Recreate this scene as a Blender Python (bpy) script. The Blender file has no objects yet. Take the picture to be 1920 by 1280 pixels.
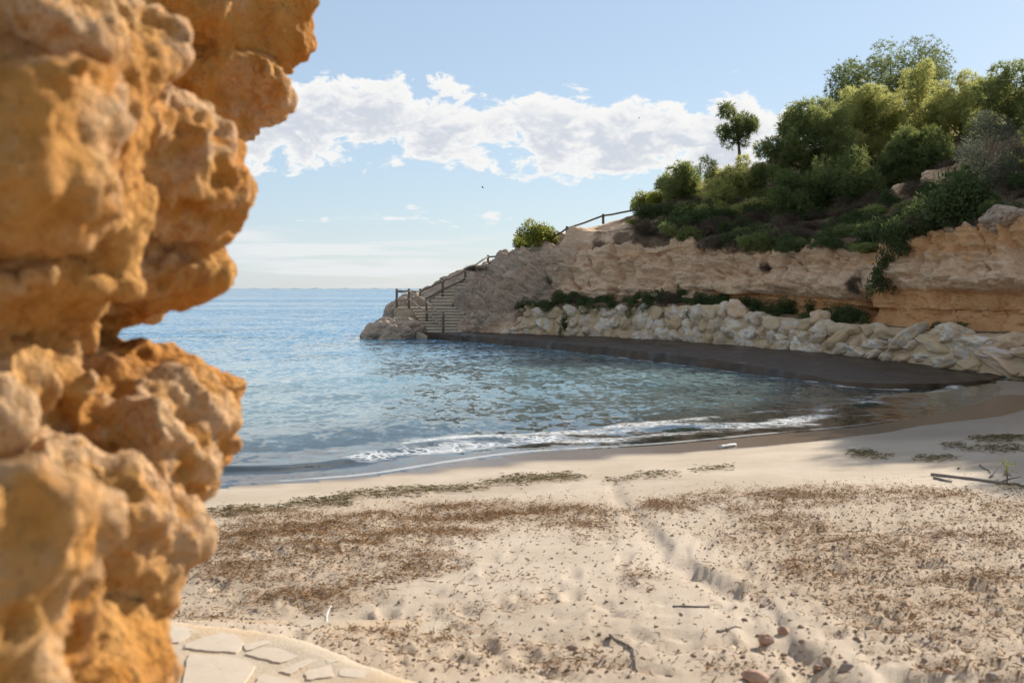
import bpy, math, random
import numpy as np
from mathutils import Vector

random.seed(7)
RS = np.random.RandomState(11)
F = 2059.0          # focal length in photo pixels (1920 wide)
HZ = 541.0          # horizon row
H = 2.3             # eye height above the sea
SUN_AZ, SUN_EL = math.radians(40), math.radians(28)

# ------------------------------------------------------------------ camera
sc = bpy.context.scene
cam = bpy.data.objects.new('camera', bpy.data.cameras.new('camera'))
sc.collection.objects.link(cam)
cam.location = (0, 0, H)
cam.rotation_euler = (math.radians(90), 0, 0)
cam.data.sensor_width = 36
cam.data.lens = 36 * F / 1920
cam.data.shift_y = (HZ - 640) / 1920
cam.data.clip_start = 0.05
cam.data.clip_end = 60000
cam.data.dof.use_dof = True
cam.data.dof.focus_distance = 24
cam.data.dof.aperture_fstop = 3.5
sc.camera = cam

# ------------------------------------------------------------------ node helper
class NT:
    def __init__(s, tree):
        s.t = tree; s.n = tree.nodes; s.l = tree.links
    def set(s, sock, v):
        if hasattr(v, 'is_output') or hasattr(v, 'links'):
            s.l.new(v, sock)
        else:
            sock.default_value = v
    def node(s, kind, ins=None, **kw):
        n = s.n.new(kind)
        for k, v in kw.items(): setattr(n, k, v)
        for k, v in (ins or {}).items(): s.set(n.inputs[k], v)
        return n
    def m(s, op, a, b=None, c=None, clamp=False):
        n = s.n.new('ShaderNodeMath'); n.operation = op; n.use_clamp = clamp
        s.set(n.inputs[0], a)
        if b is not None: s.set(n.inputs[1], b)
        if c is not None: s.set(n.inputs[2], c)
        return n.outputs[0]
    def step(s, x, lo, hi, o0=0.0, o1=1.0):
        n = s.n.new('ShaderNodeMapRange'); n.interpolation_type = 'SMOOTHSTEP'
        s.set(n.inputs[0], x); s.set(n.inputs[1], lo); s.set(n.inputs[2], hi)
        s.set(n.inputs[3], o0); s.set(n.inputs[4], o1)
        return n.outputs[0]
    def noise(s, vec, scale, detail=4.0, rough=0.55, dist=0.0, out='Fac'):
        n = s.n.new('ShaderNodeTexNoise')
        if vec is not None: s.set(n.inputs['Vector'], vec)
        n.inputs['Scale'].default_value = scale; n.inputs['Detail'].default_value = detail
        n.inputs['Roughness'].default_value = rough; n.inputs['Distortion'].default_value = dist
        return n.outputs[out]
    def vor(s, vec, scale, feature='F1', out='Distance', rnd=1.0):
        n = s.n.new('ShaderNodeTexVoronoi'); n.feature = feature
        if vec is not None: s.set(n.inputs['Vector'], vec)
        n.inputs['Scale'].default_value = scale; n.inputs['Randomness'].default_value = rnd
        return n.outputs[out]
    def mix(s, f, a, b, mode='MIX'):
        n = s.n.new('ShaderNodeMix'); n.data_type = 'RGBA'; n.blend_type = mode
        s.set(n.inputs[0], f); s.set(n.inputs[6], a); s.set(n.inputs[7], b)
        return n.outputs[2]
    def comb(s, x, y, z):
        return s.node('ShaderNodeCombineXYZ', {0: x, 1: y, 2: z}).outputs[0]
    def scalev(s, vec, sx, sy, sz):
        n = s.n.new('ShaderNodeVectorMath'); n.operation = 'MULTIPLY'
        s.set(n.inputs[0], vec); n.inputs[1].default_value = (sx, sy, sz)
        return n.outputs[0]
    def attr(s, name, out='Fac'):
        n = s.n.new('ShaderNodeAttribute'); n.attribute_name = name
        return n.outputs[out]
    def bump(s, h, strength, dist, normal=None):
        n = s.n.new('ShaderNodeBump'); s.set(n.inputs['Height'], h)
        s.set(n.inputs['Strength'], strength); s.set(n.inputs['Distance'], dist)
        if normal is not None: s.set(n.inputs['Normal'], normal)
        return n.outputs[0]
def C(r, g, b): return (r, g, b, 1.0)

# ------------------------------------------------------------------ world: daylight sky with clouds
world = bpy.data.worlds.new('World'); sc.world = world; world.use_nodes = True
w = NT(world.node_tree); w.n.clear()
sky = w.n.new('ShaderNodeTexSky'); sky.sky_type = 'NISHITA'; sky.sun_disc = False
sky.sun_elevation = SUN_EL; sky.sun_rotation = SUN_AZ
sky.altitude = 0; sky.air_density = 1.0; sky.dust_density = 0.3; sky.ozone_density = 2.0
gen = w.node('ShaderNodeTexCoord').outputs['Generated']
sep = w.node('ShaderNodeSeparateXYZ', {0: gen})
X_, Y_, Z_ = sep.outputs
AZ = w.m('MULTIPLY', w.m('ARCTAN2', X_, Y_), 57.2958)
EL = w.m('MULTIPLY', w.m('ARCSINE', Z_), 57.2958)
def cumulus(daz, delv):
    a = w.m('ADD', AZ, daz); e = w.m('ADD', EL, delv)
    big = w.noise(w.comb(w.m('MULTIPLY', a, 0.20), w.m('MULTIPLY', e, 0.30), 3.7), 1.0, 1.5, 0.5)
    fine = w.noise(w.comb(w.m('MULTIPLY', a, 0.45), w.m('MULTIPLY', e, 0.75), 1.3), 1.0, 7.0, 0.6, 0.25)
    # cloud bank: centre height drifts slowly with azimuth, thicker to the left
    slow = w.noise(w.comb(w.m('MULTIPLY', a, 0.05), 0.0, 9.1), 1.0, 1.0, 0.5)
    lean = w.m('MULTIPLY', w.m('SINE', w.m('MULTIPLY', a, 0.07)), 1.0)
    cen = w.m('SUBTRACT', 8.15, w.m('MULTIPLY', lean, 0.75))
    hh = w.m('SUBTRACT', 2.25, w.m('MULTIPLY', lean, 0.35))
    q = w.m('DIVIDE', w.m('SUBTRACT', e, cen), hh)
    prof = w.m('SUBTRACT', 1.0, w.m('POWER', w.m('ABSOLUTE', q), 2.0))
    prof = w.m('MAXIMUM', prof, -1.6)
    gap = w.step(w.m('ABSOLUTE', w.m('SUBTRACT', a, -1.0)), 17.0, 30.0, 0.0, -0.12)
    d = w.m('ADD', w.m('MULTIPLY', prof, 0.42), w.m('MULTIPLY', w.m('SUBTRACT', fine, 0.5), 1.75))
    d = w.m('ADD', d, w.m('MULTIPLY', w.m('SUBTRACT', big, 0.5), 0.75))
    d = w.m('ADD', d, gap)
    return w.m('SUBTRACT', d, 0.03)
d0 = cumulus(0.0, 0.0)
d1 = cumulus(0.35, 0.55)
cmask = w.step(d0, 0.0, 0.16)
lit = w.step(w.m('SUBTRACT', d0, d1), -0.08, 0.34)
thick = w.step(d0, 0.08, 0.42)
shade = w.m('MULTIPLY', thick, w.m('SUBTRACT', 1.0, w.m('MULTIPLY', lit, 0.85)))
ccol = w.mix(shade, C(8.0, 7.95, 7.8), C(5.4, 5.75, 6.4))
# thin stratus streaks low over the sea and a few flecks
st = w.noise(w.comb(w.m('MULTIPLY', AZ, 0.11), w.m('MULTIPLY', EL, 1.6), 5.2), 1.0, 6.0, 0.55, 0.4)
stb = w.m('SUBTRACT', 1.0, w.m('ABSOLUTE', w.m('DIVIDE', w.m('SUBTRACT', EL, 1.7), 1.9)))
stl = w.step(AZ, 2.0, -7.0)
sm = w.step(w.m('ADD', st, w.m('MULTIPLY', stb, w.m('MULTIPLY_ADD', stl, 0.16, 0.02))), 0.54, 0.76)
sm = w.m('MULTIPLY', sm, w.step(EL, 4.5, 2.8))
fl = w.noise(w.comb(w.m('MULTIPLY', AZ, 0.28), w.m('MULTIPLY', EL, 1.0), 8.4), 1.0, 5.0, 0.55, 0.2)
flm = w.m('MULTIPLY', w.step(fl, 0.655, 0.73), w.step(EL, 2.5, 3.5))
flm = w.m('MULTIPLY', flm, w.step(EL, 14.0, 9.0))
col = sky.outputs[0]
# a pale maritime veil that thins with height, broadened all round to lift the ambient light
veil = w.m('MULTIPLY', w.m('POWER', 2.718, w.m('MULTIPLY', w.m('MAXIMUM', EL, 0.0), -0.012)), 0.62)
col = w.mix(veil, col, C(4.5, 5.6, 7.0))
col = w.mix(w.m('MULTIPLY', sm, 0.75), col, C(7.2, 7.3, 7.4))
col = w.mix(w.m('MULTIPLY', flm, 0.9), col, C(7.6, 7.6, 7.6))
hi_n = w.noise(w.node('ShaderNodeVectorMath', {0: gen, 1: (1.0, 1.0, 2.2)}, operation='MULTIPLY').outputs[0], 3.1, 6.0, 0.58, 0.3)  # clouds above the view, added to raise the ambient light
him = w.m('MULTIPLY', w.step(hi_n, 0.47, 0.60), w.step(EL, 17.0, 24.0))
col = w.mix(w.m('MULTIPLY', him, 0.9), col, C(8.0, 7.95, 7.8))
col = w.mix(cmask, col, ccol)
bg = w.node('ShaderNodeBackground', {'Color': col, 'Strength': 0.073})
w.l.new(bg.outputs[0], w.node('ShaderNodeOutputWorld').inputs[0])

# ------------------------------------------------------------------ sun and exposure
sun = bpy.data.objects.new('sun', bpy.data.lights.new('sun', 'SUN'))
sc.collection.objects.link(sun)
sun.data.energy = 4.8; sun.data.angle = math.radians(0.53); sun.data.color = (1.0, 0.92, 0.80)
sd_ = Vector((math.sin(SUN_AZ) * math.cos(SUN_EL), math.cos(SUN_AZ) * math.cos(SUN_EL), math.sin(SUN_EL)))
sun.rotation_euler = sd_.to_track_quat('Z', 'Y').to_euler()
sun.location = (30, 30, 40)
vs = sc.view_settings
vs.view_transform = 'Standard'; vs.look = 'None'; vs.exposure = 0.72; vs.gamma = 1.0
vs.use_curve_mapping = False
sc.cycles.use_denoising = True
sc.cycles.max_bounces = 8; sc.cycles.transparent_max_bounces = 12
sc.cycles.sample_clamp_indirect = 6.0

# ------------------------------------------------------------------ numpy noise
def _hash(ix, iy, iz, seed):
    with np.errstate(over='ignore'):
        h = ix * np.uint32(374761393) + iy * np.uint32(668265263) + iz * np.uint32(715827883) + np.uint32((seed * 1274126177) & 0xffffffff)
        h = (h ^ (h >> np.uint32(13))) * np.uint32(1274126177)
        return h ^ (h >> np.uint32(16))
_ang = np.random.RandomState(3).randn(256, 3); _ang /= np.linalg.norm(_ang, axis=1)[:, None]; _ang = _ang.astype(np.float32)
_GX, _GY, _GZ = (np.ascontiguousarray(_ang[:, k]) for k in range(3))
def noise(p, scale=1.0, seed=0):
    """gradient noise about -0.7..0.7 at the points p (N,3)"""
    p = np.asarray(p) * scale
    out = np.zeros(len(p), np.float32)
    for c0 in range(0, len(p), 60000):
        q = p[c0:c0 + 60000]; fl = np.floor(q); f = (q - fl).astype(np.float32); i = fl.astype(np.int32).astype(np.uint32)
        fx, fy, fz = f[:, 0].copy(), f[:, 1].copy(), f[:, 2].copy()
        ux, uy, uz = (v * v * v * (v * (v * 6 - 15) + 10) for v in (fx, fy, fz))
        ix, iy, iz = i[:, 0].copy(), i[:, 1].copy(), i[:, 2].copy(); o = np.zeros(len(q), np.float32)
        for dx in (0, 1):
            wx = ux if dx else 1 - ux; jx = ix + np.uint32(dx); ex = fx - dx
            for dy in (0, 1):
                wxy = wx * (uy if dy else 1 - uy); jy = iy + np.uint32(dy); ey = fy - dy
                for dz in (0, 1):
                    h = _hash(jx, jy, iz + np.uint32(dz), seed) & np.uint32(255)
                    o += wxy * (uz if dz else 1 - uz) * (_GX[h] * ex + _GY[h] * ey + _GZ[h] * (fz - dz))
        out[c0:c0 + 60000] = o
    return out * 1.5
def fbm(p, scale, octs=4, gain=0.5, seed=0, ridge=False):
    s = 0; a = 1.0; t = 0
    for o in range(octs):
        n = noise(p, scale * 2.03 ** o, seed + o * 17)
        if ridge: n = 1 - 2 * np.abs(n)
        s = s + a * n; t += a; a *= gain
    return s / t
def worley(p, scale, seed=0, jitter=0.9):
    """F1, F2 and a cell random value"""
    p = np.asarray(p) * scale; n = len(p)
    F1 = np.empty(n, np.float32); F2 = np.empty(n, np.float32); CR = np.empty(n, np.float32)
    for c0 in range(0, n, 40000):
        q = p[c0:c0 + 40000]; fl = np.floor(q); f = (q - fl).astype(np.float32); i = fl.astype(np.int32).astype(np.uint32)
        f1 = np.full(len(q), 9, np.float32); f2 = f1.copy(); cr = np.zeros(len(q), np.float32)
        for dx in (-1, 0, 1):
            jx = i[:, 0] + np.uint32(dx & 0xffffffff)
            for dy in (-1, 0, 1):
                jy = i[:, 1] + np.uint32(dy & 0xffffffff)
                for dz in (-1, 0, 1):
                    h = _hash(jx, jy, i[:, 2] + np.uint32(dz & 0xffffffff), seed); k = np.float32(jitter / 255)
                    ex = f[:, 0] - (dx + 0.5 - jitter / 2) - (h & np.uint32(255)) * k
                    ey = f[:, 1] - (dy + 0.5 - jitter / 2) - ((h >> np.uint32(8)) & np.uint32(255)) * k
                    ez = f[:, 2] - (dz + 0.5 - jitter / 2) - ((h >> np.uint32(16)) & np.uint32(255)) * k
                    d = ex * ex + ey * ey + ez * ez; nr = d < f1
                    f2 = np.where(nr, f1, np.minimum(f2, d)); cr = np.where(nr, ((h >> np.uint32(5)) & np.uint32(255)) * np.float32(1 / 255), cr); f1 = np.where(nr, d, f1)
        F1[c0:c0 + 40000] = np.sqrt(f1); F2[c0:c0 + 40000] = np.sqrt(f2); CR[c0:c0 + 40000] = cr
    return F1, F2, CR
def sstep(a, b, x):
    t = np.clip((x - a) / (b - a), 0, 1); return t * t * (3 - 2 * t)
def P(px, py, D):
    """world point seen at photo pixel (px, py) when it stands D metres ahead"""
    return np.array([(px - 960) / F * D, D, H - (py - HZ) / F * D])

# ------------------------------------------------------------------ mesh / object helpers
COL = sc.collection
def mesh_from(name, V, Fc, smooth=True, attrs=None):
    V = np.ascontiguousarray(V, dtype=np.float32); Fc = np.ascontiguousarray(Fc, dtype=np.int32)
    k = Fc.shape[1]; me = bpy.data.meshes.new(name)
    me.vertices.add(len(V)); me.vertices.foreach_set('co', V.ravel())
    me.loops.add(Fc.size); me.loops.foreach_set('vertex_index', Fc.ravel())
    me.polygons.add(len(Fc))
    me.polygons.foreach_set('loop_start', np.arange(0, Fc.size, k, dtype=np.int32))
    me.polygons.foreach_set('use_smooth', np.full(len(Fc), smooth, dtype=bool))
    me.update(calc_edges=True)
    for n, a in (attrs or {}).items():
        at = me.attributes.new(n, 'FLOAT', 'POINT'); at.data.foreach_set('value', np.ascontiguousarray(a, dtype=np.float32))
    return me
def obj(name, me, mat=None, parent=None, loc=None):
    o = bpy.data.objects.new(name, me); COL.objects.link(o)
    if mat is not None and me is not None and len(me.materials) == 0: me.materials.append(mat)
    if parent is not None: o.parent = parent
    if loc is not None: o.location = loc
    return o
def tag(o, label=None, cat=None, group=None, kind=None):
    if label: o['label'] = label
    if cat: o['category'] = cat
    if group: o['group'] = group
    if kind: o['kind'] = kind
    return o
def thing(name, label, cat, loc=(0, 0, 0), group=None):
    return tag(obj(name, None, loc=loc), label, cat, group)
def grid_faces(nr, nc):
    a = (np.arange(nr - 1)[:, None] * nc + np.arange(nc - 1)[None, :]).ravel()
    return np.stack([a, a + 1, a + nc + 1, a + nc], 1)
class MB:
    """collects verts and quads for one mesh"""
    def __init__(s): s.v = []; s.f = []; s.n = 0
    def add(s, V, Q):
        s.v.append(np.asarray(V, float)); s.f.append(np.asarray(Q) + s.n); s.n += len(V)
    def tube(s, path, rad, n=7):
        path = np.asarray(path, float); k = len(path); rad = np.broadcast_to(rad, (k,))
        t = np.gradient(path, axis=0); t /= np.linalg.norm(t, axis=1)[:, None] + 1e-9
        up = np.where(np.abs(t[:, 2:3]) > 0.9, [[1, 0, 0]], [[0, 0, 1]])
        a = np.cross(t, up); a /= np.linalg.norm(a, axis=1)[:, None]; b = np.cross(t, a)
        th = np.arange(n) * 2 * math.pi / n
        V = path[:, None] + rad[:, None, None] * (np.cos(th)[None, :, None] * a[:, None] + np.sin(th)[None, :, None] * b[:, None])
        V = np.concatenate([V.reshape(-1, 3), path[:1], path[-1:]])
        Q = []
        for i in range(k - 1):
            for j in range(n):
                j2 = (j + 1) % n; Q.append((i * n + j, i * n + j2, (i + 1) * n + j2, (i + 1) * n + j))
        for j in range(n):
            j2 = (j + 1) % n
            Q.append((k * n, j2, j, j)); Q.append((k * n + 1, (k - 1) * n + j, (k - 1) * n + j2, (k - 1) * n + j2))
        s.add(V, Q)
    def build(s, name, smooth=True):
        V = np.concatenate(s.v); Q = np.concatenate(s.f)
        me = bpy.data.meshes.new(name)
        fl = [tuple(dict.fromkeys(map(int, q))) for q in Q]
        me.from_pydata([tuple(v) for v in V], [], fl)
        me.polygons.foreach_set('use_smooth', np.full(len(me.polygons), smooth, dtype=bool)); me.update()
        return me
def rough_box(size, seed, amp=0.012, seg=0.12):
    """a box with slightly worn faces and eased edges, centred on x/y, base at z=0"""
    import bmesh
    bm = bmesh.new(); bmesh.ops.create_cube(bm, size=1)
    for v in bm.verts: v.co = Vector((v.co.x * size[0], v.co.y * size[1], (v.co.z + 0.5) * size[2]))
    cuts = max(1, min(14, int(max(size) / seg)))
    bmesh.ops.bevel(bm, geom=list(bm.edges), offset=min(size) * 0.07, segments=2, affect='EDGES')
    bmesh.ops.subdivide_edges(bm, edges=[e for e in bm.edges if e.calc_length() > seg * 1.5], cuts=min(cuts, 8), use_grid_fill=True)
    co = np.array([v.co[:] for v in bm.verts])
    d = np.stack([fbm(co + 31.7 * k + seed * 3.1, 3.0, 3, seed=seed + k) for k in range(3)], 1) * amp
    for v, q in zip(bm.verts, co + d): v.co = q
    me = bpy.data.meshes.new('box'); bm.to_mesh(me); bm.free()
    me.polygons.foreach_set('use_smooth', np.full(len(me.polygons), False, dtype=bool))
    return me

# ------------------------------------------------------------------ materials
def material(name):
    m = bpy.data.materials.new(name); m.use_nodes = True
    t = NT(m.node_tree); t.n.clear()
    t.out = t.node('ShaderNodeOutputMaterial'); t.mat = m
    t.geo = t.node('ShaderNodeNewGeometry'); t.pos = t.geo.outputs['Position']
    t.oc = t.node('ShaderNodeTexCoord').outputs['Object']
    t.rnd = t.node('ShaderNodeObjectInfo').outputs['Random']
    return t
def finish(t, color, rough=0.85, normal=None, spec=0.3):
    b = t.node('ShaderNodeBsdfPrincipled', {'Base Color': color, 'Roughness': rough})
    b.inputs['Specular IOR Level'].default_value = spec if not hasattr(spec, 'links') else 0.3
    if hasattr(spec, 'links'): t.l.new(spec, b.inputs['Specular IOR Level'])
    if normal is not None: t.l.new(normal, b.inputs['Normal'])
    t.l.new(b.outputs[0], t.out.inputs[0]); return t.mat

def m_ochre_rock():
    t = material('ochre_rock')
    n1 = t.noise(t.pos, 2.2, 4, 0.6); n2 = t.noise(t.pos, 9, 6, 0.65, 0.5); n3 = t.noise(t.pos, 42, 5, 0.7)
    c = t.mix(t.step(n1, 0.35, 0.62), C(0.62, 0.26, 0.05), C(0.70, 0.37, 0.115))
    c = t.mix(t.m('MULTIPLY', t.step(n2, 0.50, 0.72), 0.7), c, C(0.68, 0.40, 0.17))
    c = t.mix(t.m('MULTIPLY', t.step(n2, 0.42, 0.28), 0.75), c, C(0.34, 0.125, 0.035))
    pale = t.attr('pale')
    c = t.mix(t.m('MULTIPLY', t.m('MULTIPLY', pale, 0.8), t.step(n3, 0.25, 0.6)), c, C(0.77, 0.53, 0.33))
    c = t.mix(t.m('MULTIPLY', t.step(n3, 0.60, 0.74), 0.6), c, C(0.24, 0.12, 0.06))
    vv = t.vor(t.pos, 30.0); sp_ = t.vor(t.pos, 75.0)
    c = t.mix(t.m('MULTIPLY', t.step(sp_, 0.28, 0.12), t.step(n2, 0.4, 0.6)), c, C(0.33, 0.15, 0.06))
    h = t.m('ADD', t.m('ADD', t.m('MULTIPLY', n3, 0.6), n2), t.m('MULTIPLY', vv, 0.45))
    return finish(t, c, 0.92, t.bump(h, 1.0, 0.075), 0.15)
def m_hill():
    t = material('hill_rock')
    clay, soil, head = t.attr('clay'), t.attr('soil'), t.attr('head')
    n1 = t.noise(t.pos, 0.5, 4, 0.6); n2 = t.noise(t.scalev(t.pos, 1, 1, 3.2), 1.6, 6, 0.65); n3 = t.noise(t.pos, 7, 5, 0.7)
    v = t.vor(t.pos, 7.0)
    c = t.mix(t.step(n2, 0.35, 0.65), C(0.64, 0.425, 0.265), C(0.74, 0.535, 0.365))
    c = t.mix(t.m('MULTIPLY', t.step(n1, 0.5, 0.7), 0.55), c, C(0.54, 0.32, 0.175))
    c = t.mix(t.m('MULTIPLY', t.step(n3, 0.58, 0.75), 0.8), c, C(0.26, 0.19, 0.14))
    cc = t.mix(t.step(n2, 0.3, 0.7), C(0.60, 0.30, 0.125), C(0.68, 0.39, 0.19))
    cc = t.mix(t.m('MULTIPLY', t.step(n3, 0.6, 0.72), 0.5), cc, C(0.30, 0.14, 0.07))
    c = t.mix(t.step(t.m('ADD', clay, t.m('MULTIPLY', t.m('SUBTRACT', n2, 0.5), 0.7)), 0.4, 0.62), c, cc)
    hc = t.mix(t.step(n2, 0.35, 0.65), C(0.40, 0.29, 0.215), C(0.54, 0.41, 0.31))
    hc = t.mix(t.step(n1, 0.55, 0.7), hc, C(0.27, 0.255, 0.20))
    hc = t.mix(t.step(n3, 0.56, 0.72), hc, C(0.13, 0.10, 0.085))
    c = t.mix(head, c, hc)
    sc_ = t.mix(n2, C(0.13, 0.085, 0.055), C(0.24, 0.165, 0.105))
    c = t.mix(t.step(t.m('ADD', soil, t.m('MULTIPLY', t.m('SUBTRACT', n3, 0.5), 0.5)), 0.35, 0.65), c, sc_)
    h = t.m('ADD', t.m('MULTIPLY', n3, 0.6), t.m('MULTIPLY', v, 0.35)); h = t.m('ADD', h, n2)
    return finish(t, c, 0.95, t.bump(h, 0.85, 0.16), 0.15)
def m_boulder():
    t = material('boulder_stone')
    oc = t.node('ShaderNodeVectorMath', {0: t.oc, 1: t.comb(t.m('MULTIPLY', t.rnd, 37.0), 0.0, 0.0)}, operation='ADD').outputs[0]
    r = t.node('ShaderNodeValToRGB', {0: t.rnd}); e = r.color_ramp.elements
    r.color_ramp.interpolation = 'CONSTANT'
    cols = [(0.0, (0.66, 0.60, 0.52)), (0.22, (0.55, 0.45, 0.32)), (0.38, (0.72, 0.67, 0.60)), (0.52, (0.52, 0.40, 0.26)),
            (0.64, (0.64, 0.53, 0.45)), (0.78, (0.56, 0.51, 0.45)), (0.9, (0.66, 0.47, 0.34))]
    e[0].position, e[0].color = 0, C(*cols[0][1]); e[1].position, e[1].color = cols[1][0], C(*cols[1][1])
    for p_, c_ in cols[2:]: e.new(p_).color = C(*c_)
    n1 = t.noise(oc, 2.4, 5, 0.65); n2 = t.noise(oc, 11, 5, 0.7)
    st_n = t.noise(t.pos, 0.8, 4, 0.6)
    c = t.mix(t.step(n1, 0.42, 0.62), r.outputs[0], C(0.56, 0.40, 0.22))
    c = t.mix(t.m('MULTIPLY', t.step(st_n, 0.48, 0.66), 0.55), c, C(0.44, 0.31, 0.19))
    c = t.mix(t.step(n2, 0.60, 0.72), c, C(0.20, 0.17, 0.14))
    c = t.mix(t.step(n1, 0.40, 0.25), c, C(0.68, 0.64, 0.58))
    return finish(t, c, 0.9, t.bump(t.m('ADD', n1, t.m('MULTIPLY', n2, 0.5)), 0.8, 0.07), 0.2)
def m_mortar():
    t = material('mortar')
    n1 = t.noise(t.pos, 2.0, 5, 0.6); n2 = t.noise(t.pos, 14, 4, 0.7)
    c = t.mix(t.step(n1, 0.3, 0.7), C(0.50, 0.37, 0.22), C(0.60, 0.47, 0.31))
    c = t.mix(t.step(n2, 0.58, 0.72), c, C(0.27, 0.20, 0.13))
    return finish(t, c, 0.95, t.bump(t.m('ADD', n1, n2), 0.8, 0.06), 0.15)
def m_platform():
    t = material('wet_algae_concrete')
    n1 = t.noise(t.scalev(t.pos, 1, 0.55, 1), 0.9, 5, 0.6); n2 = t.noise(t.pos, 8, 5, 0.65)
    c = t.mix(t.step(n1, 0.35, 0.68), C(0.024, 0.015, 0.009), C(0.085, 0.055, 0.031))
    c = t.mix(t.m('MULTIPLY', t.step(n2, 0.56, 0.72), 0.35), c, C(0.11, 0.085, 0.06))
    r = t.step(n1, 0.35, 0.6, 0.30, 0.65)
    return finish(t, c, r, t.bump(t.m('ADD', n1, t.m('MULTIPLY', n2, 0.5)), 0.35, 0.03), 0.3)
def m_stair():
    t = material('stair_concrete')
    n1 = t.noise(t.pos, 1.6, 5, 0.6); n2 = t.noise(t.pos, 12, 4, 0.7)
    c = t.mix(t.step(n1, 0.35, 0.65), C(0.34, 0.27, 0.19), C(0.48, 0.40, 0.30))
    c = t.mix(t.step(n2, 0.6, 0.75), c, C(0.20, 0.15, 0.11))
    return finish(t, c, 0.9, t.bump(n2, 0.5, 0.03), 0.2)
def m_wood(name, a, b):
    t = material(name)
    n1 = t.noise(t.scalev(t.oc, 9, 9, 1.2), 3, 5, 0.65); n2 = t.noise(t.pos, 1.2, 3)
    c = t.mix(n1, C(*a), C(*b)); c = t.mix(t.m('MULTIPLY', n2, 0.35), c, C(0.25, 0.23, 0.20))
    return finish(t, c, 0.8, t.bump(n1, 0.5, 0.01), 0.25)
def m_leaf(name, dark, light, trans=0.35, tcol=None):
    t = material(name)
    tone = t.attr('tone')
    n = t.noise(t.pos, 1.1, 2)
    f = t.m('ADD', t.m('MULTIPLY', tone, 0.75), t.m('MULTIPLY', t.m('SUBTRACT', n, 0.5), 0.6), clamp=True)
    c = t.mix(f, C(*dark), C(*light))
    d = t.node('ShaderNodeBsdfPrincipled', {'Base Color': c, 'Roughness': 0.7}); d.inputs['Specular IOR Level'].default_value = 0.12
    tl = t.node('ShaderNodeBsdfTranslucent', {'Color': t.mix(0.5, c, C(*(tcol or (light[0] * 1.5, light[1] * 1.4, light[2]))))})
    mx = t.node('ShaderNodeMixShader', {0: trans}); t.l.new(d.outputs[0], mx.inputs[1]); t.l.new(tl.outputs[0], mx.inputs[2])
    t.l.new(mx.outputs[0], t.out.inputs[0]); return t.mat
def m_bark():
    t = material('bark')
    n = t.noise(t.scalev(t.oc, 6, 6, 1.5), 3, 5, 0.7)
    return finish(t, t.mix(n, C(0.09, 0.06, 0.045), C(0.26, 0.19, 0.14)), 0.95, t.bump(n, 0.8, 0.03), 0.1)
def m_sand():
    t = material('sand')
    wet, lit_, ro = t.attr('wet'), t.attr('litter'), t.attr('rough')
    n1 = t.noise(t.pos, 0.7, 4, 0.55); n2 = t.noise(t.pos, 5, 5, 0.6); n3 = t.noise(t.pos, 60, 4, 0.75); n4 = t.noise(t.pos, 260, 2, 0.7)
    c = t.mix(t.step(n1, 0.35, 0.65), C(0.465, 0.38, 0.29), C(0.545, 0.455, 0.36))
    c = t.mix(t.m('MULTIPLY', t.step(n2, 0.5, 0.72), 0.35), c, C(0.43, 0.325, 0.225))
    c = t.mix(t.m('MULTIPLY', ro, 0.6), c, C(0.43, 0.325, 0.225))
    c = t.mix(t.m('MULTIPLY', t.step(n4, 0.5, 0.8), 0.35), c, C(0.30, 0.22, 0.15))
    lm = t.m('MULTIPLY', lit_, t.step(t.m('ADD', n3, t.m('MULTIPLY', n2, 0.6)), 0.60, 0.86))
    c = t.mix(t.m('MULTIPLY', lm, 0.8), c, C(0.19, 0.105, 0.05))
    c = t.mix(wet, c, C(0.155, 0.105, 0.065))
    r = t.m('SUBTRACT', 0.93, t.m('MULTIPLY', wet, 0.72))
    h = t.m('ADD', t.m('MULTIPLY', n3, 0.8), t.m('MULTIPLY', n4, 0.5))
    hs = t.m('SUBTRACT', 0.75, t.m('MULTIPLY', wet, 0.62))
    return finish(t, c, r, t.bump(h, hs, 0.012), t.m('ADD', 0.1, t.m('MULTIPLY', wet, 0.4)))
def m_seabed():
    t = material('seabed_sand')
    n = t.noise(t.pos, 0.25, 4, 0.6)
    n2 = t.noise(t.pos, 1.1, 4)
    c = t.mix(t.step(n, 0.42, 0.6), C(0.50, 0.40, 0.28), C(0.40, 0.32, 0.22))
    return finish(t, c, 0.95, t.bump(n2, 0.5, 0.05), 0.1)
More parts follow.
